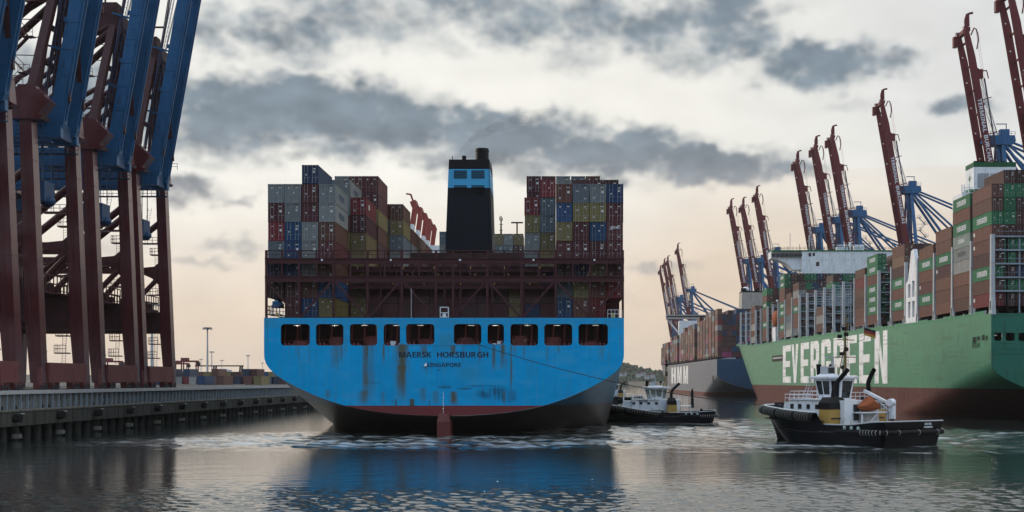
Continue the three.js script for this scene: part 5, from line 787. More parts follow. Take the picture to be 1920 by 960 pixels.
  // stairs: zigzag up the pylon, ladders and cages below the portal
  { const b = nb(), z0 = legZ - 3.4, n = 7; for (let i = 0; i < n; i++) { const y0 = legTop + 4.5 + i * 2.9, a = i % 2 ? -4.4 : -7.2, c = i % 2 ? -7.2 : -4.4, zz = z0 * (1 - i / 9); b.bar(P(a, y0, zz), P(c, y0 + 2.9, zz), 0.14, 0.9); b.rod(P(a, y0 + 1.1, zz + 0.45), P(c, y0 + 4, zz + 0.45), 0.05, 4); for (let k = 0; k < 9; k++) { const f = k / 9; b.box(0.3, 0.06, 0.9, X(lerp(a, c, f)), y0 + 2.9 * f, zz); } span(b, c - 0.9, c + 0.9, y0 + 2.8, y0 + 2.95, zz - 0.6, zz + 0.6); b.rail([P(c - 0.9, y0 + 2.95, zz + 0.6), P(c + 0.9, y0 + 2.95, zz + 0.6)], 1.1, 0.8, 0.04); b.bar(P(c, y0 + 2.9, zz), P(-2.2, y0 + 2.9, zz * 0.9), 0.12); } mesh('stair', b.geo(), main, t); }
  { const b = nb(), zz = -legZ; for (const [y, x] of [[12.6, -4.1], [15.4, -3.9], [33.2, -3.6], [25.2, -4.0]]) { span(b, x - 1.1, x + 1.0, y, y + 0.2, zz - 0.8, zz + 0.8); b.rail([P(x - 1.1, y + 0.2, zz - 0.8), P(x - 1.1, y + 0.2, zz + 0.8), P(x + 0.8, y + 0.2, zz + 0.8)], 1.2, 0.8, 0.05); } b.ladder(P(-3.6, 11, zz + 0.9), P(-3.4, 17.5, zz + 0.9), 0.6, V(1, 0, 0), 0.4); b.ladder(P(-3.15, 25, zz + 1.1), P(-3.3, 33, zz + 1.1), 0.6, V(1, 0, 0), 0.4); b.ladder(P(-6, hinge - 13, zz + 1), P(-4.6, hinge - 6, zz + 1), 0.7, V(1, 0, 0), 0.5); span(b, -7, -3, hinge - 13.2, hinge - 13, zz - 0.3, zz + 1.6); b.rail([P(-7, hinge - 13, zz + 1.5), P(-3, hinge - 13, zz + 1.5)], 1.1, 1, 0.05); mesh('ladder', b.geo(), main, t).userData.kind = 'stuff'; }
  { const b = nb(); for (const s of [1, -1]) b.rail([P(-4.8, legTop + 2.6, s * legZ + 1.3), P(0.9, legTop + 2.6, s * legZ + 1.3)], 1.2, 1.1, 0.05); b.rail([P(-4.2, legTop + 2.5, legZ), P(-4.2, legTop + 2.5, -legZ)], 1.2, 1.5, 0.05); for (let i = 0; i < 10; i++) b.rod(P(-12 + i, hinge + 0.2, gz / 2 + 0.5), P(-12 + i, hinge + 1.6, gz / 2 + 0.5), 0.06, 4); mesh('handrail', b.geo(), main, t).userData.kind = 'stuff'; }
  if (o.text) {
    const L = 30, cap = 1.45, m = mesh('lettering', lettering('TERMINAL BURCHARDKAI', L, cap, 0.03), M.letter, t), h = boomL * 0.47; m.rotation.z = -Math.PI / 2 + Math.atan(lean); const q = bp(h, (BX0 + BX1) / 2, gz / 2 - 0.5 + 0.524); m.position.copy(q);
    const lamps = nb(); for (let k = 3; k < boomL; k += 9) lamps.ball(0.28, 0.28, 0.28, X(BX1 + lean * k - 0.2), hinge + k, -gz / 2 + 2.2, 6); mesh('boom_lamp', lamps.geo(), M.letter, t).userData.kind = 'stuff';
  }
  return t;
}
{
  const blueD = paint(0.018, 0.06, 0.14, 0.55), first = gantryCrane({ name: 'gantry_crane', label: 'red-legged crane with blue boom, the nearest, cut by the picture\'s left edge', group: 'red-legged cranes on the left quay', w: 1, main: M.maroon, dark: M.maroonDark, sill: paint(0.17, 0.056, 0.058, 0.6), blue: M.craneBlue, blueDark: blueD, boomMat: M.craneBlue, pylon: M.maroonDark, stay: M.maroonDark, legTop: 47.6, hinge: 48.6, apex: 70, boomL: 70, gz: 6.6, legZ: 8.9, gauge: 31, lean: 0.176 });
  const lab = ['red-legged crane with blue boom, second from the picture\'s left edge', 'red-legged crane with blue boom, third from the picture\'s left edge', 'red-legged crane with blue boom, the farthest of the four, with open sky beside it'];
  first.position.set(-76.5, 0, -178); [204.9, 230.6, 253.4].forEach((d, i) => { const c = copy(first); c.position.set(-76.5, 0, -d); c.userData.label = lab[i]; });
}
{
  const first = gantryCrane({ name: 'boom_crane', label: 'blue crane with dark red raised boom running out of the top right corner', group: 'blue cranes with lettered red booms on the far quay', w: -1, main: M.craneBlue, dark: M.craneBlue, sill: M.craneBlue, blue: M.craneBlue, blueDark: paint(0.018, 0.06, 0.14, 0.55), boomMat: M.craneRed, pylon: paint(0.03, 0.12, 0.27, 0.5), stay: paint(0.03, 0.05, 0.09, 0.6), legTop: 56, hinge: 57.5, apex: 93, boomL: 76, gz: 9.6, legZ: 9, gauge: 32, lean: 0.172, text: true });
  const list = [[421, 0, 1, ''], [466, 0, 1, 'tall blue crane with lettered red boom rising behind the white star funnel'], [586, 0, 1, 'blue crane with lettered red boom standing alone between funnel and white bridge'], [689, 0, 1.03, 'lettered red boom, the right one of three above the white bridge'], [732, 0, 1.05, 'lettered red boom, the middle one of three above the white bridge'], [787, 0, 1.06, 'lettered red boom, the left one of three above the white bridge'], [945, 0, 1.08, 'lettered red boom right beside the white bridge wing'], [1013, 0, 1.09, 'lettered red boom, middle of the three just beyond the bridge wing'], [1078, 0, 1.15, 'lettered red boom, farthest of the three just beyond the bridge wing'], [1324, -22, 1.07, 'far red boom standing apart over the grey ship'], [1455, -21, 1.07, 'far red boom, nearest of the close group of three'], [1489, -22, 1.07, 'far red boom, middle of the close group of three'], [1561, -21, 1.06, 'far red boom, the last, over the grey ship\'s bow']];
  list.forEach(([d, dx, s, label], i) => { const c = i ? copy(first) : first; c.position.set(156.5 + dx, 6.85 * (1 - s), -d); c.scale.setScalar(s); if (i) c.userData.label = label; });
}
// far cranes on the left quay with red and white striped booms
{
  const t = thing('striped_crane', 'distant crane with red and white striped boom, nearest of five in a row', 'crane', [0, 0, 0], 0, 'striped far cranes behind the port stacks'), red = paint(0.30, 0.045, 0.035, 0.6), y0 = 46;
  for (const s of [1, -1]) { mesh('leg', nb().span(-2, 0, 6.9, y0 + 2, s * 9 - 1, s * 9 + 1).geo(), red, t); mesh('leg', nb().span(-30, -28, 6.9, y0, s * 9 - 1, s * 9 + 1).geo(), red, t); mesh('girder', nb().span(-44, 0, y0 - 1, y0 + 2, s * 3 - 0.6, s * 3 + 0.6).geo(), red, t); mesh('pylon_leg', nb().bar(V(-1, y0, s * 9), V(-2, y0 + 24, s * 2), 1.2).geo(), red, t); mesh('back_stay', nb().rod(V(-2, y0 + 23, s * 2), V(-34, y0 + 2, s * 3), 0.5).geo(), red, t);
    for (let k = 0; k < 11; k++) { const h0 = k * 5.5, h1 = h0 + 5.5; mesh('boom_section', nb().bar(V(2.5 + 0.135 * h0, y0 + h0, s * 3), V(2.5 + 0.135 * h1, y0 + h1, s * 3), 2.2, 1.4).geo(), k % 4 === 0 || k % 4 === 3 ? M.white : red, t); } }
  mesh('boom_head', nb().bar(V(10.5, y0 + 59.5, 0), V(9.4, y0 + 62.5, 0), 3.4, 7).bar(V(9.8, y0 + 62, 3), V(8.4, y0 + 66, 3), 1.0).bar(V(8.6, y0 + 66, 3), V(5.8, y0 + 66.4, 3), 0.8).geo(), red, t); mesh('sill_beam', nb().span(-2, 0, 7, 10, -10, 10).span(-30, -28, 7, 10, -10, 10).geo(), red, t);
  const pos = [[776.7, 734], [787, 763], [797, 793], [804.5, 818], [813, 848]], lab = ['', 'second of five distant striped crane booms behind the port stacks', 'third of five distant striped crane booms behind the port stacks', 'fourth of five distant striped crane booms behind the port stacks', 'last of five distant striped crane booms, nearest the dark funnel'];
  pos.forEach(([px, d], i) => { const c = i ? copy(t) : t; c.position.set((px - VX) / F * d - 10, 0, -d); if (i) c.userData.label = lab[i]; });
}
// ---------------------------------------------------------------- harbour tugs; x runs from the stern forward, z to starboard
function tug(label, o) {
  const t = thing('tugboat', label, 'tugboat', [0, 0, 0], 0, 'black-hulled harbour tugs'), L = 24.3, hb = 6.0, blackHull = paint(0.005, 0.006, 0.009, 0.35, { specularIntensity: 0.4, key: 'th' }), navy = paint(0.02, 0.03, 0.045, 0.4);
  const topY = o.low ? (x) => 2.5 + 0.4 * sstep(6, 0, x) + 2.3 * sstep(9, L + 1, x) : (x) => x > 10.4 ? 3.95 + 0.75 * sstep(10, L, x) : x > 9.4 ? lerp(2.55, 3.95, x - 9.4) : 2.55 + 0.5 * sstep(6, 0, x);
  const bd = (x) => (x < 1.2 ? lerp(5.2, hb, Math.sqrt(x / 1.2)) : x < 13 ? hb : hb * Math.pow(Math.max(0, 1 - Math.pow((x - 13) / (L - 13), 2.4)), 0.55));
  const bw = (x) => (x < 3 ? lerp(4.6, 5.6, x / 3) : x < 11 ? 5.6 : 5.6 * Math.pow(Math.max(0, 1 - Math.pow(Math.min(1, (x - 11) / (L - 2.6 - 11)), 1.8)), 0.8));
  const xs = []; for (let x = 0; x < 9; x += 0.7) xs.push(x); for (let x = 9.4; x < 10.5; x += 0.25) xs.push(x); for (let x = 10.8; x < 20; x += 0.9) xs.push(x); for (let x = 20; x < L; x += 0.35) xs.push(x); xs.push(L - 0.08, L);
  const NV = 10, loft = (s) => { const P = [], I = []; xs.forEach((x) => { for (let j = 0; j <= NV; j++) { const T = topY(x), y = lerp(-1.2, T, j / NV), v = clamp(y / T, 0, 1); P.push(x - (x < 0.8 ? (1 - v) * -0.9 * (1 - x / 0.8) : 0) - (x > 18 ? (1 - v) * 0.15 * (x - 18) : 0), y, s * lerp(bw(x), bd(x), Math.pow(v, 0.75))); } }); for (let i = 0; i + 1 < xs.length; i++) for (let j = 0; j < NV; j++) { const a = i * (NV + 1) + j, c = a + NV + 1; if (s > 0) I.push(a, c, a + 1, c, c + 1, a + 1); else I.push(a, a + 1, c, c, a + 1, c + 1); } const g = new THREE.BufferGeometry(); g.setAttribute('position', new THREE.Float32BufferAttribute(P, 3)); g.setIndex(I); g.computeVertexNormals(); return g; };
  const hull = nb().add(loft(1)).add(loft(-1)); { const q = new THREE.BufferGeometry(), T = topY(0); q.setAttribute('position', new THREE.Float32BufferAttribute([0.9, -1.2, -4.6, 0.9, -1.2, 4.6, 0, T, 5.2, 0, T, -5.2], 3)); q.setIndex([0, 2, 1, 0, 3, 2]); q.computeVertexNormals(); hull.add(q); }
  hull.build('hull', blackHull, t);
  const deckPoly = (x0, x1, y, grow = -0.08) => { const pts = []; for (let x = x0; x <= x1 + 0.01; x += 0.4) pts.push([x, bd(Math.min(x, L - 0.05)) + grow]); const s = new THREE.Shape(); pts.forEach(([x, b], i) => s[i ? 'lineTo' : 'moveTo'](x, Math.max(b, 0.05))); pts.slice().reverse().forEach(([x, b]) => s.lineTo(x, -Math.max(b, 0.05))); const g = new THREE.ExtrudeGeometry(s, { depth: 0.06, bevelEnabled: false }); g.rotateX(Math.PI / 2); g.translate(0, y, 0); return g; };
  nb().add(deckPoly(0.1, 10.2, 1.7)).build('after_deck', paint(0.09, 0.10, 0.10, 0.8), t); nb().add(deckPoly(10, L - 0.3, 3.0)).build('foredeck', paint(0.09, 0.10, 0.10, 0.8), t);
  // bulwark rail, rubbing strake, fenders
  const edge = (x, s, dy, out = 0) => V(x, topY(x) + dy, s * (bd(x) + out));
  { const r = nb(); for (const s of [-1, 1]) { const P = []; for (let x = 0; x <= 9.4; x += 0.6) P.push(edge(x, s, 0.02)); r.tube(P, 0.09, 20, 5); } r.tube([edge(0, -1, 0.02), edge(0, 1, 0.02)], 0.09, 2, 5); r.build('bulwark_rail', M.lgrey, t); const q = nb(), P = []; for (let x = 10.5; x < L; x += 0.5) P.push(edge(x, -1, 0.04, -0.12)); P.push(edge(L, 1, 0.04)); for (let x = L - 0.3; x > 10.5; x -= 0.5) P.push(edge(x, 1, 0.04, -0.12)); q.tube(P, 0.1, 70, 5); q.build('bow_rail', M.white, t); }
  { const P = []; for (let x = 10.4; x < L - 0.2; x += 0.6) P.push(edge(x, -1, -0.5, 0.3)); P.push(V(L + 0.42, topY(L) - 0.5, 0)); for (let x = L - 0.3; x > 10.4; x -= 0.6) P.push(edge(x, 1, -0.5, 0.3)); nb().tube(P, 0.55, 90, 9).build('bow_fender', M.rubber, t);
    const c = new THREE.CatmullRomCurve3(P), rp = nb(), gs = nb(); for (let i = 2; i < 62; i++) { const u = i / 64, p = c.getPoint(u), tn = c.getTangent(u), m = new THREE.Matrix4().lookAt(V(), tn, V(0, 1, 0)).setPosition(p); rp.add(new THREE.TorusGeometry(0.555, 0.028, 4, 14), m); if (i % 8 === 0) gs.add(new THREE.TorusGeometry(0.5, 0.1, 6, 14), m); } rp.build('fender_rope', plain(0.25, 0.24, 0.2, 0.9), t).userData.kind = 'stuff'; gs.build('fender_tyre', M.rubber, t).userData.kind = 'stuff'; }
  { const P = []; for (let x = 7; x > 0.4; x -= 0.6) P.push(V(x, 1.75, -(lerp(bw(x), bd(x), 0.75) + 0.22))); P.push(V(-0.15, 1.75, -4.6), V(-0.38, 1.75, 0), V(-0.15, 1.75, 4.6)); for (let x = 0.6; x < 7; x += 0.6) P.push(V(x, 1.75, lerp(bw(x), bd(x), 0.75) + 0.22)); nb().tube(P, 0.3, 70, 8).build('stern_fender', M.rubber, t); const c = new THREE.CatmullRomCurve3(P), rp = nb(); for (let i = 16; i < 44; i += 1.7) { const u = i / 60, m = new THREE.Matrix4().lookAt(V(), c.getTangent(u), V(0, 1, 0)).setPosition(c.getPoint(u)); rp.add(new THREE.TorusGeometry(0.315, 0.035, 4, 12), m); } rp.build('fender_rope', plain(0.45, 0.44, 0.40, 0.9), t).userData.kind = 'stuff'; nb().tube([V(8, 1.5, -6.05), V(14, 1.6, -6.1), V(18, 1.9, -4.9)], 0.12, 20, 5).build('rubbing_strake', M.rubber, t); }
  { const b = nb(); for (const x of [3.6, 4.7, 5.8]) b.ball(0.26, 0.26, 0.12, x, 2.2 + (x - 3.6) * 0.02, -(bd(x) - 0.02), 10); b.build('fairlead', plain(0.35, 0.45, 0.42, 0.4), t).userData.kind = 'stuff'; }  // light in the mooring holes put into the pale disc colour
  for (const [i, txt] of (o.stern || []).entries()) { const m = mesh('lettering', lettering(txt, [1.3, 1.6][i], [0.26, 0.24][i], 0.02), M.letter, t); m.rotation.y = -Math.PI / 2; m.rotation.x = 0; m.position.set(-0.05, 2.72 - i * 0.38, 2.4); }
  // houses
  nb().prism([[1.7, 6.9, 16.4, -3.3, 3.3], [5.5, 7.0, 16.2, -3.2, 3.2]]).build('deckhouse', M.white, t);
  nb().prism([[3, 15.8, 18.4, -2.6, 2.6], [5.2, 15.8, 18.0, -2.5, 2.5]]).span(11, 16.4, 5.5, 5.62, -3.4, 3.4).build('fore_house', M.white, t);
  for (const s of [-1, 1]) {
    mesh('funnel_casing', nb().prism([[1.7, 7.5, 9.4, s * 3.45 - 1.75, s * 3.45 + 1.75], [4.4, 7.55, 9.3, s * 3.45 - 1.7, s * 3.45 + 1.7]]).geo(), M.yellow, t); mesh('casing_hood', nb().prism([[4.4, 7.5, 9.4, s * 3.5 - 1.7, s * 3.5 + 1.7], [5.2, 7.6, 9.4, s * 3.5 - 1.65, s * 3.5 + 1.65], [5.9, 7.9, 9.3, s * 3.5 - 1.0, s * 3.5 + 1.0]]).geo(), M.black, t);
    mesh('exhaust_pipe', nb().tube([V(8.6, 5.6, s * 3.4), V(8.6, 6.8, s * 3.2), V(8.4, 7.7, s * 2.9), V(7.7, 8.6, s * 2.6), V(7.0, 9.4, s * 2.4)], 0.29, 18, 10).geo(), M.black, t); mesh('casing_rib', nb().span(7.44, 7.5, 3.2, 3.35, s * 3.45 - 1.4, s * 3.45 + 1.4).geo(), M.dark, t);
  }
  // wheelhouse: eight-sided, windows leaning outward
  const oct = (x0, x1, z, c) => [[x0, -z + c], [x0 + c, -z], [x1 - c, -z], [x1, -z + c], [x1, z - c], [x1 - c, z], [x0 + c, z], [x0, z - c]];
  const A = oct(9.7, 13.3, 1.75, 0.8), B = oct(9.2, 13.9, 2.25, 1.0), y0 = 5.5, y1 = 6.3, y2 = 8.25, frame = nb(), face = (b, p) => { const g = new THREE.BufferGeometry(); g.setAttribute('position', new THREE.Float32BufferAttribute(p.flat(), 3)); g.setIndex([0, 2, 1, 0, 3, 2]); g.computeVertexNormals(); b.add(g); };
  for (let i = 0; i < 8; i++) {
    const j = (i + 1) % 8, a = A[i], a2 = A[j], b = B[i], b2 = B[j], mid = (p, q, f) => [p[0] + (q[0] - p[0]) * f, p[1] + (q[1] - p[1]) * f], lo = (p, q, y) => mid(p, q, (y - y0) / (y2 - y0));
    const at2 = (y, f) => { const p = lo(a, b, y), q = lo(a2, b2, y), m = mid(p, q, f); return [m[0], y, m[1]]; };
    const side = i === 1 || i === 5; const wy = side ? 6.2 : 5.75;
    face(frame, [at2(y0, 0), at2(y0, 1), at2(wy, 1), at2(wy, 0)]); face(frame, [at2(7.95, 0), at2(7.95, 1), at2(y2, 1), at2(y2, 0)]);
    const cuts = side ? [0.06, 0.5, 0.56, 0.94] : [0.12, 0.88]; let f0 = 0; for (let k = 0; k < cuts.length; k += 2) { face(frame, [at2(wy, f0), at2(wy, cuts[k]), at2(7.95, cuts[k]), at2(7.95, f0)]); const w = nb(); face(w, [at2(wy, cuts[k]), at2(wy, cuts[k + 1]), at2(7.95, cuts[k + 1]), at2(7.95, cuts[k])]); mesh('window', w.geo(), o.pane || M.glass, t); f0 = cuts[k + 1]; } face(frame, [at2(wy, f0), at2(wy, 1), at2(7.95, 1), at2(7.95, f0)]);
  }
  frame.build('wheelhouse', M.white, t);
  { const s = new THREE.Shape(oct(8.9, 14.3, 2.6, 1.1).map(([x, z]) => new THREE.Vector2(x, z))), g = new THREE.ExtrudeGeometry(s, { depth: 0.22, bevelEnabled: true, bevelThickness: 0.06, bevelSize: 0.06, bevelSegments: 1 }); g.rotateX(Math.PI / 2); g.translate(0, 8.5, 0); nb().add(g).prism([[8.5, 10, 13.4, -1.7, 1.7], [8.85, 10.4, 12.9, -1.2, 1.2]]).build('wheelhouse_roof', M.white, t); }
  nb().box(1.2, 1.0, 1.5, 12.2, 9.3, -0.5).build('roof_locker', M.lgrey, t); nb().box(0.05, 0.7, 1.1, 11.58, 9.3, -0.5).build('locker_grille', M.dark, t);
  nb().rod(V(13.4, 8.7, -0.9), V(13.3, 10.1, -1.0), 0.26, 8, 0.34).build('horn', M.black, t); nb().ball(0.32, 0.3, 0.32, 10.7, 9.7, 0.7, 8).rod(V(10.7, 8.8, 0.7), V(10.7, 9.6, 0.7), 0.09, 5).ball(0.28, 0.28, 0.28, 12.7, 9.9, 0.6, 8).build('searchlight', M.dark, t);
  { const b = nb(), x = 9.6; for (const s of [-1, 1]) b.rod(V(x + 0.6, 8.6, s * 0.7), V(x, 12.5, s * 0.12), 0.07, 5); b.rod(V(x, 8.6, 0), V(x, 16.6, 0), 0.14, 6, 0.06); b.rod(V(x + 0.25, 9, 0), V(x + 0.1, 16, 0), 0.05, 4); b.ladder(V(x - 0.3, 9, 0), V(x - 0.1, 15.6, 0), 0.36, V(0, 0, 1), 0.4); for (const [y, w] of [[11.0, 1.9], [13.2, 1.5], [15.1, 0.8]]) b.rod(V(x, y, -w), V(x, y, w), 0.06, 4); mesh('mast', b.geo(), o.mast || paint(0.25, 0.17, 0.07, 0.6), t); const q = nb(); for (const [y, z] of [[12, 0], [13.9, 0], [11.4, -0.8], [13.6, -1.2], [14.6, -0.4]]) q.box(0.42, 0.45, 0.42, x - 0.1, y, z); q.build('signal_lamp', M.black, t).userData.kind = 'stuff'; nb().box(0.16, 0.14, 2.9, 11.8, 11.0, 0).rod(V(11.8, 8.8, 0), V(11.8, 10.9, 0), 0.18, 6, 0.14).build('radar_scanner', M.lgrey, t); }
  { const b = nb(); b.rail([V(16.2, 5.62, -3.3), V(11.4, 5.62, -3.3)], 1.0, 0.8, 0.035).rail([V(16.2, 5.62, -3.3), V(16.2, 5.62, 3.3)], 1.0, 0.8, 0.035).rail([V(7.2, 5.5, -1.6), V(7.2, 5.5, 1.6)], 1.0, 0.8, 0.035).rail([V(18, 5.2, -2.4), V(18, 5.2, 2.4)], 1.0, 0.8, 0.035); for (const z of [-2.8, -2.2]) b.ladder(V(14.2, 5.6, z), V(13.9, 8.4, z + 0.9), 0.5, V(0, 0, 1), 0.35); b.ladder(V(7.0, 3.0, -1.1), V(7.0, 5.5, -1.1), 1.0, V(0, 0, 1), 0.5); b.build('handrail', M.white, t).userData.kind = 'stuff'; }
  for (const x of [11.2, 12.7, 14.2, 15.6]) mesh('side_window', nb().span(x, x + 0.55, 4.35, 4.95, -3.3, -3.2).geo(), M.glass, t); mesh('side_window', nb().span(18.38, 18.42, 3.9, 4.6, -1.6, -1.0).geo(), M.glass, t); mesh('door', nb().span(6.86, 6.94, 1.8, 3.6, -0.6, 0.2).geo(), M.lgrey, t); mesh('door', nb().span(6.8, 6.9, 3.0, 5.0, -1.5, -0.6).geo(), M.dark, t);
  if (o.name) { const m = mesh('lettering', lettering(o.name, 1.7, 0.42, 0.02), plain(0.05, 0.08, 0.15, 0.6), t); m.rotation.y = Math.PI; m.position.set(14.0, 5.15, -3.3); }
  // bow winch
  { const w = sub('tow_winch', t); mesh('drum', nb().cyl(0.85, 0.85, 2.6, 20.2, 4.2, 0, 14, Math.PI / 2).geo(), M.lgrey, w); mesh('winch_frame', nb().span(19.2, 21.2, 3.0, 4.0, -1.9, -1.6).span(19.2, 21.2, 3.0, 4.0, 1.6, 1.9).span(19, 21.4, 3, 3.3, -2, 2).cyl(1.1, 1.1, 0.12, 20.2, 4.2, -1.35, 14, Math.PI / 2).cyl(1.1, 1.1, 0.12, 20.2, 4.2, 1.35, 14, Math.PI / 2).geo(), M.dark, w); mesh('tow_staple', nb().bar(V(23, 3, -0.6), V(23, 4.9, -0.6), 0.3).bar(V(23, 3, 0.6), V(23, 4.9, 0.6), 0.3).bar(V(23, 4.9, -0.7), V(23, 4.9, 0.7), 0.3).geo(), M.dark, t); }
  if (o.crane) { const c = sub('deck_crane', t); mesh('pedestal', nb().cyl(0.26, 0.26, 1.5, 5.0, 2.4, 3.5, 10).geo(), M.black, c); mesh('column', nb().box(0.62, 1.9, 0.62, 5.0, 4.1, 3.5).cyl(0.5, 0.5, 0.7, 5.0, 5.2, 3.3, 10, Math.PI / 2).geo(), M.white, c); mesh('jib', nb().bar(V(5.0, 4.9, 3.4), V(8.9, 6.7, 2.7), 0.34, 0.4).geo(), M.white, c); mesh('ram', nb().rod(V(5.1, 4.0, 3.2), V(6.8, 5.4, 3.0), 0.12, 6).geo(), M.galv, c); }
  { const b = nb(); b.span(4.6, 7.0, 3.9, 4.05, -1.6, 3.4); for (const z of [-1.4, 3.2]) b.bar(V(4.8, 1.7, z), V(4.8, 3.9, z), 0.14); b.bar(V(4.8, 2.8, 0.2), V(4.8, 3.9, 1.4), 0.12); b.rail([V(4.6, 4.05, 1.9), V(4.6, 4.05, 3.4)], 0.9, 0.6, 0.035); b.build('boat_deck', M.white, t); }
  if (o.boat) { const b = sub('work_boat', t), s = new THREE.SphereGeometry(1, 20, 14), p = s.attributes.position; for (let k = 0; k < p.count; k++) { let x = p.getX(k), y = p.getY(k), z = p.getZ(k); const tz = Math.abs(z); if (y > 0) y = Math.pow(Math.max(0, 1 - tz), 1.5) * 1.25 * (0.35 + 0.65 * y) + 0.04; else y *= 0.62; p.setXYZ(k, x * 0.95, y, z * 2.05); } s.computeVertexNormals(); mesh('cover', nb().add(s, new THREE.Matrix4().makeTranslation(5.6, 4.75, 0.75)).geo(), M.orange, b); }
  { const b = nb(); for (const z of [-3, 3]) b.cyl(0.18, 0.18, 0.9, 1.2, 2.1, z, 8).cyl(0.18, 0.18, 0.9, 1.9, 2.1, z, 8); b.cyl(0.4, 0.5, 1.0, 3.2, 2.2, -1.4, 10); b.box(0.5, 1.4, 0.5, 2.6, 2.5, 4.4); b.build('deck_bitts', M.black, t).userData.kind = 'stuff'; }
  if (o.ensign) { nb().rod(V(1.0, 1.7, 0), V(1.2, 3.4, 0), 0.05, 5).build('flag_staff', M.dark, t); }
  const fixed = new Set('hull after_deck foredeck bulwark_rail bow_rail bow_fender stern_fender fender_rope fender_tyre rubbing_strake fairlead deck_bitts flag_staff tow_winch tow_staple'.split(' '));
  for (const c of t.children) if (!fixed.has(c.name) && !(c.name === 'lettering' && c.position.x < 1)) c.position.x += o.low ? 0 : ['work_boat', 'boat_deck'].includes(c.name) ? 2.3 : 1.5;
  return t;
}
{
  const th = 55 * Math.PI / 180, a = tug('near tugboat with orange covered boat and two mustard funnel casings', { stern: ['MICHEL', 'HAMBURG'], crane: true, boat: true });
  a.scale.setScalar(1.03); a.position.set(44.5, 0, -163.3); a.rotation.y = Math.PI - th;
  const b = tug('middle-distance tugboat lying broadside beside the blue hull', { name: 'PETER', ensign: true, low: true, pane: plain(0.35, 0.40, 0.40, 0.1, { transmission: 0.85, thickness: 0 }) });
  b.position.set((1341 - VX) / F * 258, 0, -258); b.rotation.y = Math.PI - 5 * Math.PI / 180; b.scale.set(1, 0.82, 1);
  const c = tug('small far tugboat half hidden by the blue hull', { mast: M.dark, low: true }); c.position.set((1206 - VX) / F * 500, 0, -500); c.rotation.y = Math.PI - 4 * Math.PI / 180; c.scale.set(1, 0.82, 1);
  // flag on the staff at the tug's stern
  const f = nb(); f.prism([[4.7, -0.22, 0.22, -0.06, 0.06], [5.6, -0.35, 0.3, -0.07, 0.07], [6.6, -0.08, 0.1, -0.05, 0.05]]); f.prism([[2.8, -0.3, 0.35, -0.08, 0.08], [4.7, -0.26, 0.28, -0.07, 0.07]]); const fl = f.build('flag', paint(0.02, 0.018, 0.02, 0.9)); fl.position.set((1298 - VX) / F * 258, 0.1, -258); tag(fl, 'dark limp flag hanging at the stern of the broadside tug', 'flag');
  // tow line from the blue ship's stern port to the near tug's bow, and flag on the near tug
  const P0 = at(872, 637.5, 192.6), P1 = V(23.3, 4.6, 0).applyEuler(a.rotation).add(a.position), pts = []; for (let i = 0; i <= 24; i++) { const u = i / 24, q = P0.clone().lerp(P1, u); q.y -= 4 * 1.5 * u * (1 - u); pts.push(q); }
  tag(nb().tube(pts, 0.055, 48, 5).build('tow_line', M.cable), 'long tow line from the blue ship\'s stern to the near tug', 'tow line');
  const gf = thing('ensign', 'small black, red and gold flag on the near tug\'s mast', 'flag', [0, 0, 0]); const top = V(9.3, 15.0, 1.2).applyEuler(a.rotation).add(a.position); gf.position.copy(top);
  [[0, [0.015, 0.015, 0.015]], [1, [0.25, 0.03, 0.02]], [2, [0.35, 0.2, 0.03]]].forEach(([i, c]) => { const g = new THREE.PlaneGeometry(1.5, 0.34, 8, 1), p = g.attributes.position; for (let k = 0; k < p.count; k++) { const x = p.getX(k) + 0.75; p.setXYZ(k, x, p.getY(k) - i * 0.34 - 0.28 * x, 0.1 * Math.sin(x * 4)); } g.computeVertexNormals(); mesh('stripe', g, plain(...c, 0.9), gf); });
  nb().rod(V(0, -1.4, 0), V(0, 0.4, 0), 0.03, 4).rod(V(0, -1.4, 0), V(-1.0, -1.7, 0.1), 0.03, 4).build('staff', M.dark, gf);
}
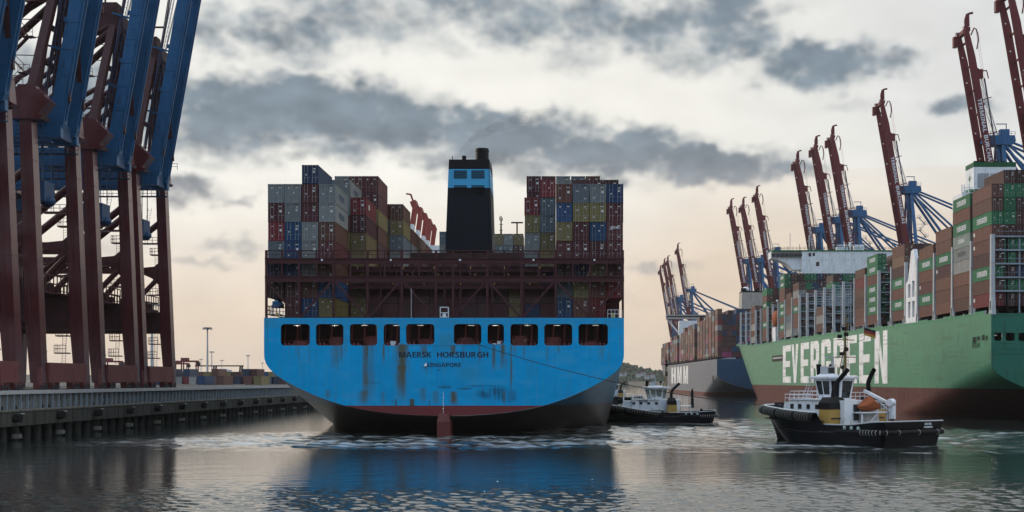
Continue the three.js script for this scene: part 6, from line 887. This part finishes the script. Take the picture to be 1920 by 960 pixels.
// ---------------------------------------------------------------- container yard, carriers, light masts on the left quay
{
  const stuff = [], r = rng(700), codes = ['y', 'y', 'n', 'm', 'd', 'y', 'b', 'n', 'g', 'k', 'y'];
  for (let i = 0, x = -150; x < -84; i++, x += 2.75) { if (r() < 0.12) continue; stuff.push([x, 6.9, -486 - (i % 3), i === 4 ? 'w' : pick(['y', 'n', 'n', 'b', 's', 'm', 'r', 'y', 'k', 'd', 'w'], r), 0]); if (r() < 0.35) stuff.push([x, 9.75, -486 - (i % 3), pick(codes, r)]); }
  for (let x = -180; x < -86; x += 2.6) for (let t = 0; t < 2; t++) stuff.push([x, 6.9 + 2.85 * t, -640, pick(codes, r)]);
  for (let x = -300; x < -110; x += 2.6) for (let t = 0; t < 2; t++) if (t < 1 || r() < 0.85) stuff.push([x, 6.9 + 2.85 * t, -860, pick(codes, r)]);
  for (let x = -120; x < -88; x += 3) for (let z = -400; z > -470; z -= 26) if (r() < 0.3) stuff.push([x, 6.9, z, pick(codes, r)]);
  for (let x = -340; x < -150; x += 13) for (let t = 0; t < 2; t++) stuff.push([x, 6.9 + 2.85 * t, -1000, pick(codes, r), Math.PI / 2]);
  stuffRow('container_rows', 'mustard and brown containers set out on the left quay beyond the cranes', 2.83, stuff);
  // straddle carriers
  const car = thing('straddle_carrier', 'red straddle carrier on the quay right of the farthest red crane leg', 'straddle carrier', [0, 0, 0], 0, 'red straddle carriers'), red = paint(0.16, 0.03, 0.035, 0.6);
  for (const x of [-2.2, 2.2]) for (const z of [-4.4, 4.4]) mesh('leg', nb().bar(V(x, 1.2, z), V(x, 13, z), 0.8, 0.6).geo(), red, car);
  for (const x of [-2.2, 2.2]) mesh('top_beam', nb().span(x - 0.4, x + 0.4, 12.6, 13.6, -5, 5).geo(), red, car); mesh('machinery', nb().span(-2.6, 2.6, 13.6, 15.2, -4.8, -1).geo(), red, car); mesh('cabin', nb().span(1.4, 3.4, 10.6, 12.6, 3.4, 5.4).geo(), M.dark, car);
  { const b = nb(); for (const x of [-2.2, 2.2]) for (const z of [-4.4, -1.6, 1.6, 4.4]) b.cyl(0.75, 0.75, 0.6, x, 0.75, z, 12, 0, Math.PI / 2); mesh('wheel', b.geo(), M.rubber, car).userData.kind = 'stuff'; }
  const P = [[356, 790, 'red straddle carrier on the quay right of the farthest red crane leg'], [340, 900, 'second straddle carrier, partly behind the farthest red crane leg'], [213, 800, 'straddle carrier seen between the red crane legs'], [240, 960, 'small straddle carrier behind the one between the crane legs']];
  P.forEach(([px, d, l], i) => { const c = i ? copy(car) : car; c.position.set((px - VX) / F * d, 6.82, -d); c.rotation.y = Math.PI / 2; c.userData.label = l; });
  // light masts
  const mast = thing('light_mast', 'tall light mast', 'light mast', [0, 0, 0], 0, 'light masts over the container yard'); mesh('pole', nb().cyl(0.75, 0.4, 34, 0, 17, 0, 10).geo(), M.lgrey, mast); mesh('ring', nb().cyl(2.6, 2.9, 0.5, 0, 34.4, 0, 14).cyl(3.0, 3.0, 0.12, 0, 33.9, 0, 14).geo(), M.steel, mast); { const b = nb(); for (let i = 0; i < 12; i++) { const a = i / 12 * 6.283; b.box(0.7, 0.5, 0.5, Math.cos(a) * 2.8, 33.6, Math.sin(a) * 2.8, 0, -a, 0); } mesh('floodlight', b.geo(), M.lgrey, mast).userData.kind = 'stuff'; } mesh('cabinet', nb().box(2.4, 3.2, 2.2, 0.8, 1.6, 0).geo(), M.white, mast);
  [[389, 614, 'tall thick light mast standing nearest beside the crane legs'], [397, 659, 'light mast just right of the tall thick one'], [377, 673, 'short light mast just left of the tall thick one'], [416, 675, 'thin light mast above the long white shed'], [465, 666, 'light mast half way between tall mast and blue hull'], [492, 680, 'thin light mast closest to the blue hull'], [285, 560, 'pale mast seen between the last red crane legs']].forEach(([px, py, l], i) => { const d = i === 6 ? 560 : 33.3 * F / (VY - py), c = i ? copy(mast) : mast; c.position.set((px - VX) / F * d, 6.82, -d); c.userData.label = l; });
  // rail-mounted gantry and a long shed behind
  const g = thing('yard_gantry', 'low wide gantry crane across the container yard', 'gantry crane', [at(425, 700, 1250).x, 6.82, -1250]); mesh('beam', nb().span(-30, 16, 15, 16.2, -1, 1).geo(), M.dark, g); for (const x of [-11, 14]) for (const z of [-4, 4]) mesh('leg', nb().bar(V(x - 1.5, 0, z), V(x, 15.5, z), 1.4).geo(), M.dark, g);
  const sh = thing('warehouse', 'long pale low shed beyond the container yard', 'warehouse', [at(420, 700, 1700).x, 6.82, -1700]); mesh('wall', nb().span(-10, 9, 0, 15, -6, 6).geo(), M.lgrey, sh); mesh('roof', nb().prism([[15, -10.5, 9.5, -6.5, 6.5], [17.2, -4, 4, -0.2, 0.2]]).geo(), M.lgrey, sh); mesh('window', nb().span(-9, 8, 9, 11, 6, 6.05).geo(), M.dark, sh);
  const wh = thing('warehouse', 'low white-roofed hall right of the yard gantry', 'warehouse', [at(470, 702, 1500).x, 6.82, -1500]); mesh('wall', nb().span(-26, 30, 0, 6.5, -12, 12).geo(), M.dark, wh); mesh('roof', nb().prism([[6.5, -27, 31, -12.5, 12.5], [8.4, -24, 28, -0.4, 0.4]]).geo(), M.white, wh);
}
// exhaust over the funnel of the blue ship: thin brown smoke drifting off to starboard
{
  const ic = new THREE.IcosahedronGeometry(1, 4), im = new THREE.InstancedMesh(ic, new THREE.MeshStandardMaterial({ color: new THREE.Color().setRGB(0.22, 0.17, 0.12), roughness: 1, transparent: true, opacity: 0.055, depthWrite: false }), 4), m = new THREE.Matrix4();
  [[880, 268, 2.6, 0.55, 0.75], [912, 247, 4.2, 0.9, 0.45], [950, 232, 4.6, 1.2, 0.3], [1000, 218, 5.2, 1.3, 0.2]].forEach(([px, py, l, w, a], i) => { m.compose(at(px, py, 266), new THREE.Quaternion().setFromEuler(new THREE.Euler(0, 0, a)), V(l, w, w)); im.setMatrixAt(i, m); });
  im.name = 'funnel_smoke'; scene.add(im); tag(im, 'thin brown smoke drifting from the black funnel top', 'smoke', null, 'stuff');
}
scene.updateMatrixWorld(true);
renderer.render(scene, camera);
